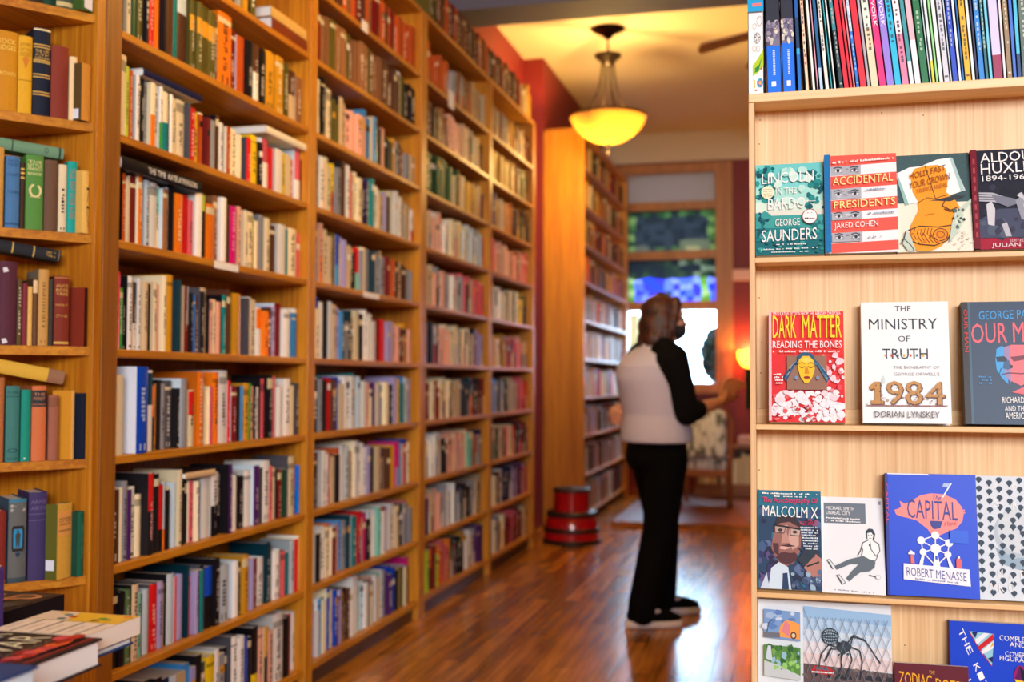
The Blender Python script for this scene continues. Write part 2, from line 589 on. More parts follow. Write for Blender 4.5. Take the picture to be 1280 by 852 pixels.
# the back line meets the end panel where y reaches the panel
tb = (2.562 - (lp(0, 0.3).y)) / WY
poly = [lp(0), lp(-LEN), lp(-LEN, 0.3), lp(tb, 0.3)]
for z in ZL + [2.56, 2.87]:
    b = MB(); b.prism([(p.x, p.y) for p in poly], z - ST, z); b.build('shelf', M['oak_y'], t)
b = MB(); b.box(lp(tb, 0.3).x - 0.02, -1.853, 2.564, 2.598, 0.0, TOPZ, bev=0.002); b.build('side_panel', M['oak_v'], t)
q = [lp(-LEN, 0.3), lp(tb, 0.3), lp(tb, 0.315), lp(-LEN, 0.315)]
b = MB(); b.prism([(p.x, p.y) for p in q], 0.0, TOPZ); b.build('back_panel', M['oak_v'], t)
q = [lp(-LEN), lp(-LEN - 0.03), lp(-LEN - 0.03, 0.3), lp(-LEN, 0.3)]
b = MB(); b.prism([(p.x, p.y) for p in q], 0.0, TOPZ); b.build('side_panel', M['oak_v'], t)

# ------------------------------------------------------------------ books
ORD = ['zeroth', 'first', 'second', 'third', 'fourth', 'fifth', 'sixth', 'seventh', 'eighth', 'ninth', 'tenth', 'eleventh', 'twelfth', 'thirteenth',
       'fourteenth', 'fifteenth', 'sixteenth', 'seventeenth', 'eighteenth', 'nineteenth', 'twentieth']
TENS = {20: ('twentieth', 'twenty'), 30: ('thirtieth', 'thirty'), 40: ('fortieth', 'forty'), 50: ('fiftieth', 'fifty'), 60: ('sixtieth', 'sixty')}


def ordinal(n):
    if n <= 20: return ORD[n]
    d, u = n // 10 * 10, n % 10
    return TENS[d][0] if u == 0 else TENS[d][1] + '-' + ORD[u]


def shade(c, k):
    return tuple(max(0, min(255, v * k)) for v in c)


def glyph_run(mb, r, face, z0, z1, w0, w1, col, n):
    """a run of small printed marks up a spine, like a title too small to read. face(u, z) gives the point"""
    z = z0
    step = (z1 - z0) / n
    while z < z1 - step * 0.5:
        if r.random() < 0.16:
            z += step * 0.7
            continue
        h = step * r.uniform(0.45, 0.85)
        a, c = (w0, w1) if r.random() < 0.65 else ((w0, (w0 + w1) * .55) if r.random() < .5 else ((w0 + w1) * .45, w1))
        mb.face([face(a, z), face(c, z), face(c, z + h), face(a, z + h)], col)
        z += step


def book_mesh(r, th, h, dep, spine, cover, bands=(), marks=True, mark_col=None, rounded=0.0, hard=False, titles=(), page=None):
    """a closed book standing on z=0: spine in the plane x=0 facing +x, thickness 0..th along y, depth to x=-dep.
    bands: (z fraction, z fraction, colour) across the spine. titles: (text, z0, z1, colour, along) real lettering"""
    mb, pg = MB(), MB()
    bt = 0.0026 if hard else 0.0012
    ins = 0.004 if hard else 0.0
    cuts = sorted({0.0, 1.0} | {b[0] for b in bands} | {b[1] for b in bands})
    nseg = 5
    prof = []
    for k in range(nseg + 1):
        u = k / nseg
        prof.append((rounded * (1 - (2 * u - 1) ** 2) * 1.0, u * th))
    for a, c in zip(cuts[:-1], cuts[1:]):
        col = spine
        for b0, b1, bc in bands:
            if a >= b0 - 1e-6 and c <= b1 + 1e-6: col = bc
        for k in range(nseg):
            (xa, ya), (xb, yb) = prof[k], prof[k + 1]
            mb.face([(xa, ya, a * h), (xb, yb, a * h), (xb, yb, c * h), (xa, ya, c * h)], col)
    # inner face and rims of the spine strip
    inner = [(max(p[0] - bt, -bt), p[1]) for p in prof]
    for z, flip in ((0.0, True), (h, False)):
        for k in range(nseg):
            q = [(prof[k][0], prof[k][1], z), (prof[k + 1][0], prof[k + 1][1], z), (inner[k + 1][0], inner[k + 1][1], z), (inner[k][0], inner[k][1], z)]
            mb.face(q[::-1] if not flip else q, spine)
    mb.box(-dep, 0.0, 0.0, bt, 0, h, cover)
    mb.box(-dep, 0.0, th - bt, th, 0, h, cover)
    mc = mark_col or tuple(.35 * a + .65 * b for a, b in zip(spine, (245, 240, 225) if sum(spine) < 380 else (40, 34, 40)))

    def on_spine(u, z):
        x = rounded * (1 - (2 * u - 1) ** 2) + 0.0007
        return (x, u * th, z)
    if marks:
        z0, z1 = h * r.uniform(.12, .3), h * r.uniform(.62, .92)
        glyph_run(mb, r, on_spine, z0, z1, .34, .66, mc, max(8, int((z1 - z0) / (0.0085 if th < .03 else .012))))
        if r.random() < .5:
            mb.face([on_spine(.25, h * .03), on_spine(.75, h * .03), on_spine(.75, h * .03 + th * .35), on_spine(.25, h * .03 + th * .35)], mc)
    for s, z0, z1, col, along in titles:
        vs, fs = text_shape(s)
        if along == 'up':      # reads downwards, head at the top of the spine
            mb.raw([on_spine(.26 + .5 * float(q), (z1 + (z0 - z1) * float(p)) * h) for p, q in vs], fs, col)
        else:
            mb.raw([on_spine(.1 + .8 * float(p), (z0 + (z1 - z0) * float(q)) * h) for p, q in vs], fs, col)
    pg.box(-dep + ins, -bt, bt, th - bt, ins, h - ins, (255, 255, 255))
    return mb, pg


def place_book(name, mb, pg, loc, rz, label, cat, group, mat, pmat=None, tilt=None):
    o = mb.build(name, mat)
    o.location = loc
    o.rotation_euler = tilt if tilt else (0, 0, rz)
    tag(o, label, cat, group)
    g = pg.build('page_block', pmat or M['pages'])
    g.parent = o
    return o


# ---- the wall of books. Every row: (shelf, [(x where its spine ends in the photo, colour, height, extras)...])
ROWS1 = {
    3: "147:r.22 153:e.176 157:k.15 163:w.213 171:Y.207a 176:G.2w 180.5:w.213 187:a.205 190:k.2 194.4:c.208 199.5:q.2 205.4:c.23 215:Y.236 220:T.222 224:k.2w 228:k.205a 231.8:R.21 235:i.21R 239:k.19 243.5:u.186 248.6:z.185 254.5:k.2 262:a.215 266:q.18 270:c.18 271.6:E.175 278:q.175 283.3:t.2 287.7:z.22 298:Y.21 301.5:m.175 305.3:y.18 309.7:G.2 316.4:w.206 323.7:c.2 330:w.176o 334:o.165 336:n.16 340.5:z.18 346.4:v.186 354.5:R.2 362.5:w.18 369:s.17 375.8:w.19 386.8:B.165w",
    4: "147:c.226 159:- 173.6:b.25+ 177:P.235 179.5:q.2 186:w.24T 191:k.2o 197.7:Y.2 203:k.212 209.4:g.2 218.6:G.21 223.6:k.186 231.5:g.216 235.4:w.19 242.2:c.18r 250:o.238 258.7:Y.22 262:c.18 266.6:n.19 274:o.238 284:w.243 288.2:r.21 295.3:R.19 299:k.19 303:s.19 310:Y.2 311.9:e.2 318:q.19 320.5:k.19 325.5:w.186 330:n.216 337:k.23 342.5:n.225 345:k.2 351:w.186 355:n.19 363.6:w.216 368.5:c.19 374.8:G.2 382:w.19 387:B.19",
    5: "147:z.205 150.3:c.21 157.4:g.226 163.5:P.2 170.6:w.206 178.5:c.18 184.7:r.24k 188.2:k.24 195.2:k.235 200.5:r.2k 204.6:i.206o 209.3:k.18 214.6:c.186 219:i.2 224.3:c.236 229.6:k.2 234:R.195 237:k.2 242.8:n.195 246.3:c.19 253.4:b.186 264:w.2 272.7:w.21k 279.3:k.22 283.8:P.23 288:v.206 294:w.19 299.6:T.19 307.5:k.18 316.3:w.196 323.4:P.21 328:G.2 337.7:w.22 341:n.2 347:c.19 352:R.18 356:E.18 363.8:c.226 371.8:r.18k 379.7:u.186 386:z.18",
    6: "146.5:k.22 154:k.21 161.5:h.21 170:a.22 176.5:m.19 181.2:z.18 188.7:i.19 199:r.2 205.6:v.2 209.4:c.19 218.8:i.216 222:n.2 231.9:v.2 234.7:T.226 242.2:n.186 247:v.2 251.6:t.2 256.3:k.21 265.7:b.2k 273:k.22 285.5:i.19 289.6:n.18 297:w.19 301:k.18 309:Y.2 312.6:t.18 317.5:v.18 323.3:R.175 332.3:w.17 339.7:T.216 342:z.2 350.4:w.18 356:n.17 360:t.16 366:i.2 371:r.2 378.3:w.21 384:k.2",
    7: "152:k.2 160:B.22 168:g.2 176:w.21 184:t.2 192:k.22 200:b.2 208:k.21 216:B.2 222:i.2 233:a.2 240:s.216 244.5:v.2 251:k.23 257:G.2 267.5:y.21 274:w.22 280:g.2 286:k.21 293.5:w.24 301:w.23 307.6:b.22 313.5:k.21 321.7:k.236y 328.4:q.22 333:Y.22k 339.5:q.2 351.4:w.25 359.6:k.22 367:p.22 377.4:w.22 387:E.236",
    2: "152:k.2 156.4:O.2 162.6:c.19 170.5:R.2 175.8:o.206 180.2:k.2 186.4:i.2 197:w.2 203:c.196m 209.3:Z.19 212.8:i.2 216.3:k.2 226:o.186 235.7:r.19 242:n.18 250.7:w.21 257.7:k.216l 268.3:o.186 274:Z.22 281:w.22 285.3:z.2 293.2:p.2 298.5:k.2 303:q.21 308:c.2 316:c.2 321.4:l.19 326.7:c.18 333.7:g.206 340:c.2 347:z.18 356.6:w.19 359:t.18 369:c.186 373:z.18 378.6:n.18 386.5:i.18",
    1: "153:c.235 158:l.21 160:B.2 165:O.206 168:c.2 173:w.2 178.5:k.2 183.8:k.2 187.8:g.2 194:c.2o 198.7:w.2 203:w.2e 211:c.19t 215.5:w.19 224.3:c.186 234.8:c.19 237.5:G.19 245.4:r.18 249:y.175 252.5:O.17 257.7:c.18 261.3:R.17 268.3:g.166 272.4:z.19 278:w.17 281:b.17 286:O.166 290:k.15 297.6:c.17 300.5:c.16 306:k.155 311.7:r.16 317.8:q.16 325.8:y.186 330:k.17 338:n.19w 342:r.165 351.3:w.166 354.8:y.16 367:c.17 370:O.16 376.8:n.2w 382:R.17 389:w.185r",
    0: "153:k.25 158:c.25 165.6:E.25 175.6:d.25 178.8:k.25 187:r.25 198.3:o.25 201:k.25 212.6:z.25 221:t.25 233.7:z.25i 240:d.225Y 246.4:d.225Y 257:d.225Y 266.4:d.225Y 271:G.21 288:o.25 296.7:R.22 306.4:O.21 315:k.21 322:z.21w 332:k.21 343:Y.22 353:Y.22 361:d.21 370:z.2a 379.5:Z.19 388:r.22",
    -1: "200:z.24 225:R.24 250:d.24 270:Y.24 280:k.24 287:a.23 293:d.23 299:g.23 305:Y.23 311:k.22 317:d.22",
}
# second bookcase: colours in order, spread over the shelf
ROWS2 = {
    -2: ("r.2 R.2 O.2 z.2 O.2 O.2 z.2 O.2 Z.2 O.2 R.2 O.2 z.2 O.2 Z.2 R.2 O.2 O.2 z.2 O.2 R.2 O.2 O.2 z.2 O.2 R.2 O.2", 1),
    -1: ("w.24 k.24 R.2 Z.2 Z.2 d.2 Z.2 Z.2 Z.2 d.2 Z.2 Z.2 Z.2 Z.2 d.2 Z.2 Z.2 Z.2 z.2 Z.2 z.2 z.2 z.2 w.22 d.2 k.18 k.18 k.18", 1),
    0: ("n.22 c.23 k.22 g.22 c.21 d.18 a.2 q.17 q.17 q.17 q.17 q.17 s.21 s.2 d.16 k.17 q.18 k.16 k.15 Y.17 k.16 Z.15 v.14", 1),
    1: ("g.2 w.21 w.2 q.19 c.2 c.2m y.2O z.21 k.21w w.21 n.2 c.2 c.19 k.18 P.2k t.2 w.18 c.18 v.18 l.18 c.19 w.2 w.18 g.17 a.17 q.16 w.15r", 1),
    2: ("r.2R b.2 a.2 q.22o a.2 d.2 b.2s v.2 v.19 a.18 k.18 r.18m c.18 g.18 T.18 P.18v k.18 a.19 R.17 O.17 k.16 a.17 z.16 a.15 g.15", 1),
    3: ("c.19 c.18 b.22 w.21 w.21 v.2 s.18 q.17c T.19 c.2 w.2 w.19 R.18 r.18 Z.16 a.16 v.17 T.16 q.16 q.16 R.15 G.15 Y.17 R.15 q.15", 1),
    4: ("q.2 k.19 c.2 t.2 s.14 r.2 z.19 b.2 v.19 w.21 w.21 t.22 i.2 w.19 q.18 P.18 v.18 a.18 c.18 l.17 k.17 v.2 Y.19 t.17 s.2 i.2 v.19", 1),
    5: ("Y.18 k.18 R.2 w.2 w.19 r.19 k.18 O.2 w.21 i.2 g.18 a.18 w.22 w.21 v.19 T.18 G.18 P.16 z.18 Y.18 Y.18 p.19v s.19 n.18 b.2", 1),
    6: ("T.2 i.2 w.19 w.19 o.2 R.18 q.18 v.18 s.19 T.2 i.2 t.19 s.18 r.2P p.19 i.19 w.2 w.2 m.2 w.2 O.19 v.19 w.18 w.19 a.18 k.18 n.19 g.18", 1),
    7: ("k.18 e.16 v.19 s.2 t.2 b.22 b.21 R.18 v.2 Y.19 k.2 z.2 w.23 w.22 m.2 i.19 G.19 q.19 w.2 m.19 w.2 P.18 b.2 b.19 k.18 a.18 d.18 v.18 p.2", 1),
}


def parse(tok):
    """'.176e' style: colour letter, height, optional second colour, + stands proud"""
    c = tok[0]
    proud = tok.endswith('+')
    tok = tok.rstrip('+')
    sec = tok[-1] if tok[-1].isalpha() and len(tok) > 1 else None
    h = float(tok[1:-1] if sec else tok[1:])
    return c, h, sec, proud


SPEC = []   # dicts for every book of the long wall


def add_spec(unit, shelf, idx, y0, y1, x, z, h, dep, c, sec, hard, seed, **kw):
    SPEC.append(dict(unit=unit, shelf=shelf, idx=idx, y0=y0, y1=y1, x=x, z=z, h=h, dep=dep, c=c, sec=sec, hard=hard, seed=seed, **kw))


for s, txt in ROWS1.items():
    prev, idx = (YB[0] + 0.074), 0
    r = random.Random(100 + s)
    zline = ZS[s] + 0.1
    if s == -1: prev = at_x(180, 40, FX - 0.03).y
    for tok in txt.split():
        px, rest = tok.split(':')
        px = float(px)
        yy = {7: 800, 6: 760, 5: 640, 4: 510, 3: 390, 2: 270, 1: 170, 0: 60, -1: 10}[s]
        base = FX - 0.03
        y = min(at_x(px, yy, base).y, YB[1] - 0.057)
        if rest == '-':
            prev = y
            continue
        c, h, sec, proud = parse(rest)
        if y - prev < 0.004: continue
        idx += 1
        h *= 1.02
        pr = 0.03 if proud else r.uniform(-0.016, 0.008) + (0.012 if h > .225 else 0)
        add_spec(1, s, idx, prev + 0.0004, y - 0.0004, base + pr, ZS[s], min(h, ZS.get(s - 1, 9) - ZS[s] - ST - 0.008), min(h * r.uniform(.62, .72), .22), c, sec, r.random() < .4 or (y - prev) > .033, 1000 * (s + 3) + idx)
        prev = y
for s, (txt, _) in ROWS2.items():
    r = random.Random(300 + s)
    toks = [parse(k) for k in txt.split()]
    # the photo's bands are each two or three books wide: repeat most of them with small changes
    seq = []
    for c, h, sec, p in toks:
        seq.append((c, h, sec))
        if r.random() < .5 and s > -1: seq.append((r.choice([c, c, 'w', 'a', 'k', 'c', 'g']), h * r.uniform(.85, 1.0), None))
    ya, yb = YB[1] + 0.014, YB[2] - 0.074
    w = [r.uniform(.7, 1.4) for _ in seq]
    k = (yb - ya) * 0.985 / sum(w)
    y = ya
    for i, ((c, h, sec), ww) in enumerate(zip(seq, w)):
        h = min(h * 1.14 * r.uniform(.97, 1.03), .262)
        add_spec(2, s, i + 1, y + 0.0005, y + ww * k - 0.0005, FX - 0.03 + r.uniform(-.02, .006), ZS[s], h, min(h * .68, .21), c, sec, r.random() < .4, 7000 + 100 * s + i)
        y += ww * k
PALS = {-2: 'OOOgZZaaZZgYzRa', -1: 'kZqqaakYYYYYZdd', 0: 'EEEEaYgPYYaOZzd', 1: 'aqwqcyiignqaqaOqan', 2: 'aqwgknnacwkcckyk', 3: 'vkwqcakkvccYYkrnqa',
        4: 'rRcccakTTkRngcsgkkaaqnor', 5: 'wckwvqcmOgBckacnkrkR', 6: 'PaqgwiBRkgawcawzzBvPvRn', 7: 'dRlonGEkYwgPvgcYRPnRRRa'}
for u, (ya, yb) in ((3, (YB[2] + .022, YB[3] - .032)), (4, (YB[3] + .022, YB[4] - .062))):
    for s in range(-2, 8):
        r = random.Random(500 + 20 * u + s)
        y, i = ya, 0
        pal = PALS[s]
        while True:
            th = r.uniform(.018, .044)
            if y + th > yb: break
            i += 1
            q = (y - ya) / (yb - ya) * .5 + (.5 if u == 4 else 0)
            c = pal[min(len(pal) - 1, max(0, int(q * len(pal) + r.uniform(-1.5, 1.5))))]
            sec = r.choice(pal) if r.random() < .25 else None
            if u == 3 and s == 0 and y < ya + .45: c, sec, h = 'E', None, .235
            else: h = r.uniform(.17, .235)
            add_spec(u, s, i, y, y + th - .001, FX - .03 + r.uniform(-.02, .006), ZS[s], h, h * .66, c, sec, False, 9000 + u * 1000 + s * 50 + i)
            y += th
    r = random.Random(u)
    y = ya + (0.1 if u == 3 else 0)
    i = 0
    while y < yb - .03:
        th = r.uniform(.03, .055)
        i += 1
        light = u == 4 and y > yb - .3
        add_spec(u, 99, i, y, y + th - .001, FX - .02 + r.uniform(-.01, .004), TOPZ + ST, r.uniform(.2, .24) if not light else r.uniform(.16, .26), .17, r.choice('zzzzRzOd') if not light else r.choice('Yagd'), None, True, 15000 + u * 100 + i)
        y += th
for s, z in enumerate(S2Z):
    r = random.Random(800 + s)
    y = S2Y0 + .035
    i = 0
    while y < S2Y1 - .1:
        th = r.uniform(.02, .046)
        i += 1
        pal = 'wqqicaRzvgwn' if 2 < s < 5 else ('ZzYkRaOd' if s >= 5 else 'aqzkGvwRZ')
        add_spec(5, s, i, y, y + th - .001, S2F - .03 + r.uniform(-.02, .006), z, r.uniform(.18, .25), .16, r.choice(pal), None, False, 18000 + s * 100 + i)
        y += th

# how large each shows in the photo, to pick the 300 that are built one by one
for k in SPEC:
    xa, y1, d = proj((k['x'], k['y0'], k['z']))
    xb, y2, d2 = proj((k['x'], k['y1'], k['z'] + k['h']))
    xl, xr = max(0, min(xa, xb)), min(1280, max(xa, xb))
    ya, yb = max(0, min(y1, y2)), min(852, max(y1, y2))
    k['area'] = max(0, xr - xl) * max(0, yb - ya)
    if k['unit'] == 1 and k['shelf'] == 7 and xl < 150: k['area'] = 0
SPEC.sort(key=lambda k: -k['area'])
TITLES = {(4, 3): [('WINNING IN CHANGING TIMES', .1, .88, (200, 220, 255), 'up')], (1, 15): [('WHITE TIGER', .25, .85, (40, 34, 40), 'up')]}
SHELF_ORD = {7: 'lowest', 6: 'second', 5: 'third', 4: 'fourth', 3: 'fifth', 2: 'sixth', 1: 'seventh', 0: 'eighth', -1: 'ninth', -2: 'tenth'}
near = [k for k in SPEC[:300] if k['area'] > 0]
ids = {id(k) for k in near}
rest = [k for k in SPEC if id(k) not in ids and (k['area'] > 0 or k['unit'] != 1)]
seen_labels = set()
for k in near:
    r = random.Random(k['seed'])
    th = k['y1'] - k['y0']
    sp = shade(PAL[k['c']], r.uniform(.9, 1.06))
    bands = []
    if k['sec']:
        f = r.uniform(.3, .55)
        if k['sec'] in 'mTrolYi' and k['c'] in 'wckdzn' and k['shelf'] in (0, 2, 4, 3): bands = [(f + .2, .97, PAL[k['sec']])] if k['c'] != 'd' else [(.55, .78, PAL['Y'])]
        else: bands = [(0.0, f, PAL[k['sec']])]
    elif r.random() < .3:
        bands = [(r.uniform(.78, .86), r.uniform(.88, .95), shade(sp, .7) if sum(sp) > 400 else (214, 200, 160))]
    cover = shade(sp, r.uniform(.75, 1.0)) if r.random() < (.8 if max(sp) - min(sp) < 90 and k['c'] != 'P' else .12) or (k['c'] in 'oYy' and th > .03) else PAL[r.choice('wckkiaG')]
    if k['c'] == 'b' and k['shelf'] == 4 and th > .05: cover = (226, 230, 240)
    tl = TITLES.get((k['shelf'], k['idx']), ()) if k['unit'] == 1 else ()
    mb, pg = book_mesh(r, th, k['h'], k['dep'], sp, cover, bands, marks=not tl and th > .008 and r.random() < .6, rounded=min(th * .12, .004), hard=k['hard'], titles=tl)
    thick = 'thin' if th < .018 else ('thick' if th > .038 else 'slim' if th < .027 else 'stout')
    base = 'the amber corner post' if k['unit'] == 1 else 'the second post'
    lab = f"{thick} {CNAME[k['c']] if k['c'] in CNAME else 'plain'} book, {ordinal(k['idx'])} from {base} on the {SHELF_ORD[k['shelf']]} shelf up"
    place_book('book', mb, pg, (k['x'], k['y0'], k['z'] + .0008), 0, lab.replace('lowest shelf up', 'lowest shelf'), 'book', 'books on the long wall of shelves',
               M['print'] if not k['hard'] else M['gloss'], M['pages_white'] if r.random() < .4 else M['pages'])
# the rest of the wall, past counting: one object
mb = MB()
for k in rest:
    r = random.Random(k['seed'])
    sp = shade(PAL[k['c']], r.uniform(.88, 1.08))
    x0, x1, y0, y1, z0, z1 = k['x'] - k['dep'], k['x'], k['y0'], k['y1'], k['z'] + .0008, k['z'] + k['h']
    cuts = [(0, 1, sp)]
    if k['sec']:
        f = r.uniform(.35, .6); cuts = [(0, f, PAL[k['sec']]), (f, 1, sp)]
    elif r.random() < .35:
        f = r.uniform(.6, .8); cuts = [(0, f, sp), (f, f + .12, PAL[r.choice('wckaY')]), (f + .12, 1, sp)]
    for a, c, col in cuts:
        za, zb = z0 + (z1 - z0) * a, z0 + (z1 - z0) * c
        mb.face([(x1, y0, za), (x1, y1, za), (x1, y1, zb), (x1, y0, zb)], col)
    cov = shade(sp, .92)
    mb.face([(x0, y0, z0), (x1, y0, z0), (x1, y0, z1), (x0, y0, z1)], cov)
    mb.face([(x1, y1, z0), (x0, y1, z0), (x0, y1, z1), (x1, y1, z1)], cov)
    mb.face([(x0, y1, z0), (x0, y0, z0), (x0, y0, z1), (x0, y1, z1)], (226, 216, 194))
    mb.face([(x0, y0, z1), (x1, y0, z1), (x1, y1, z1), (x0, y1, z1)], (226, 216, 194))
    mb.face([(x1, y0, z0), (x0, y0, z0), (x0, y1, z0), (x1, y1, z0)], cov)
    ym = (y1 - y0)
    if k['unit'] < 5 and r.random() < .45:
        mc = (240, 234, 216) if sum(sp) < 380 else (50, 44, 50)
        glyph_run(mb, r, lambda u, z: (x1 + .0006, y0 + u * ym, z), z0 + k['h'] * .2, z0 + k['h'] * .8, .3, .7, mc, 7)
o = mb.build('shelved_books', M['print'])
tag(o, 'dense rows of further books filling the receding wall bookcases', 'books', kind='stuff')

# ---- books lying flat on the rows


def flat_book(name, unit_x, y0, y1, z, th, dep, spine, cover, label, titles=(), page=None, rot=0.0, cat='book', group=None):
    """a book lying on its side, spine towards the aisle, running from y0 to y1"""
    h = y1 - y0
    mb, pg = book_mesh(random.Random(label), th, h, dep, spine, cover, marks=False, rounded=.003, hard=True, titles=titles)
    # stand-up frame -> lying: height runs along +y, thickness up
    for b in (mb, pg):
        b.v = [(x, zc, th - yc) if False else (x, zc, yc) for x, yc, zc in b.v]
        b.f = [tuple(reversed(f)) for f in b.f]
    return place_book(name, mb, pg, (unit_x, y0, z), rot, label, cat, group, M['gloss'], M['pages_white'])


ya, yb = at_x(146, 215, FX - .02).y, at_x(246, 235, FX - .02).y
flat_book('book', FX - .004, ya, yb, ZS[2] + .2095, .036, .17, PAL['k'], (40, 36, 40),
          'thick black book with white lettering lying flat on the sixth shelf up', titles=[('THE TIME  KATE ATKINSON', .93, .3, (240, 236, 228), 'up')], group='books lying flat on the wall rows')
ya, yb = at_x(179, 95, FX - .02).y, at_x(252, 115, FX - .02).y
flat_book('book', FX - .02, ya, yb, ZS[1] + .2095, .022, .16, PAL['B'], (226, 224, 220), 'navy and white book lying flat on the seventh shelf up, close to the amber post', group='books lying flat on the wall rows')
ya, yb = at_x(330, 150, FX - .02).y, YB[1] - .058
flat_book('book', FX - .012, ya, yb, ZS[1] + .209, .026, .16, (236, 226, 204), (236, 226, 204), 'cream book lying flat on the seventh shelf up, close to the second post', group='books lying flat on the wall rows')
ya, yb = at_x(337, 30, FX - .02).y, YB[1] - .058
flat_book('book', FX - .012, ya, yb, ZS[-1] + .001, .05, .18, (120, 52, 22), (110, 50, 24), 'brown book lying flat at the bottom of a pair on the ninth shelf up', group='books lying flat on the wall rows')
flat_book('book', FX - .016, ya, yb, ZS[-1] + .053, .04, .17, (206, 168, 96), (200, 160, 96), 'tan book lying flat on the brown one on the ninth shelf up', group='books lying flat on the wall rows')
ya, yb = at_x(229, 590, FX - .02).y, at_x(266, 580, FX - .02).y
flat_book('book', FX - .012, ya, yb, ZS[5] + .2095, .02, .15, (216, 184, 140), (60, 44, 40), 'tan-edged book lying flat on the third shelf up', group='books lying flat on the wall rows')
# ------------------------------------------------------------------ old cloth books in the corner case
GOLD = (216, 176, 84)
# the spine frame of a standing book: x = out of the shelf, y = along the front towards the post
RZC = math.atan2(Nn.y, Nn.x)


def lt(x, y=450):
    """distance along the corner front of a photo column"""
    r = ray(x, y)
    t = ((P0 - CAM).dot(Nn)) / r.dot(Nn)
    return (CAM + r * t - P0).dot(Wd)


def corner_book(zi, xa, xb, h, spine, cover, label, bands=(), titles=(), marks=False, dep=.15, proud=-.006, end=False, rounded=.006, extra=None, hard=True, mc=None, pmat=None):
    ta, tb_ = lt(xa), min(lt(xb), -.004)
    dep = min(dep, 1.15 * -tb_)
    turned = end or dep < .036          # the last books stand square to the end panel
    th = (xb - xa) / 300 if turned else tb_ - ta - .0008
    if turned: dep = .03 if not isinstance(end, float) else end
    r = random.Random(label)
    mb, pg = book_mesh(r, th, h, dep, spine, cover, bands, marks=marks, rounded=min(rounded, th * .2), hard=hard, titles=titles, mark_col=mc)
    if extra: extra(mb, th, h)
    p = P0 + Wd * (ta + .0004) + Nn * proud
    if turned:
        p = lp(tb_, .006); p = Vector((p.x - .002, min(p.y, 2.5625) - th, 0))
    return place_book('antique_book', mb, pg, (p.x, p.y, ZL[zi] + .0008), 0 if turned else RZC, label, 'book', 'old books in the corner case', M['cloth'], pmat or M['pages'])


def wreath(mb, th, h):
    n = 20
    for k in range(n):
        a = math.radians(115 + 310 * k / n)
        cx, cz = th / 2 + math.cos(a) * th * .3, h * .52 + math.sin(a) * th * .36
        mb.face([(.0068, cx + dx * th, cz + dz * th) for dx, dz in ((-.06, -.05), (.06, -.05), (.07, .06), (-.05, .06))], (232, 220, 160))
    for s in (-1, 1):
        mb.face([(.0068, th / 2 + s * th * .06, h * .445), (.0068, th / 2 + s * th * .3, h * .425), (.0068, th / 2 + s * th * .26, h * .44)], (232, 220, 160))


def knight(mb, th, h):
    x = .0068
    c = th / 2
    mb.face([(x, c + u * th, v * h) for u, v in ((-.24, .42), (.24, .42), (.27, .5), (.27, .6), (.2, .64), (-.2, .64), (-.27, .6), (-.27, .5))], (40, 140, 190))
    for u0, u1, v0, v1 in ((-.3, .3, .375, .405), (-.34, -.26, .4, .66), (.26, .34, .4, .66), (-.3, .3, .65, .68)):
        mb.face([(x + .0006, c + u0 * th, v0 * h), (x + .0006, c + u1 * th, v0 * h), (x + .0006, c + u1 * th, v1 * h), (x + .0006, c + u0 * th, v1 * h)], (30, 32, 38))
    mb.face([(x + .0009, c + u * th, v * h) for u, v in ((-.1, .43), (-.03, .43), (0, .5), (.03, .43), (.1, .43), (.12, .52), (.16, .58), (.06, .6), (.04, .63), (-.04, .63), (-.06, .6), (-.14, .57), (-.12, .52))], (62, 66, 60))
    mb.face([(x + .0006, c + u * th, v * h) for u, v in ((-.12, .33), (0, .3), (.12, .33), (.14, .36), (-.14, .36))], (34, 60, 80))


def sticker(u0, u1, v0, v1, col=(222, 226, 238)):
    def f(mb, th, h):
        mb.face([(.0066, u0 * th, v0 * h), (.0066, u1 * th, v0 * h), (.0066, u1 * th, v1 * h), (.0066, u0 * th, v1 * h)], col)
    return f


def side_sticker(v0, v1):
    def f(mb, th, h):
        mb.face([(-.034, -.0006, v0 * h), (-.008, -.0006, v0 * h), (-.008, -.0006, v1 * h), (-.034, -.0006, v1 * h)], (222, 226, 240))
    return f


def diamond(mb, th, h):
    mb.face([(.0066, th * u, h * v) for u, v in ((.5, .56), (.75, .70), (.5, .74), (.25, .70))], (206, 126, 40))


# top visible board (index 0)
corner_book(0, 20, 46, .24, (52, 44, 30), (46, 40, 30), 'dark book at the near end of the topmost corner shelf')
corner_book(0, 46, 63, .24, (24, 62, 44), (24, 58, 40), 'dark green book without a sticker on the topmost corner shelf')
corner_book(0, 63, 84, .24, (74, 86, 66), (66, 78, 60), 'grey-green book with a pale foot band on the topmost corner shelf', bands=((.02, .07, (210, 190, 130)),))
corner_book(0, 104, 118, .24, (70, 104, 40), (58, 88, 32), 'green book with a white sticker on its foot on the topmost corner shelf', extra=sticker(.05, .8, .02, .16), end=.03)
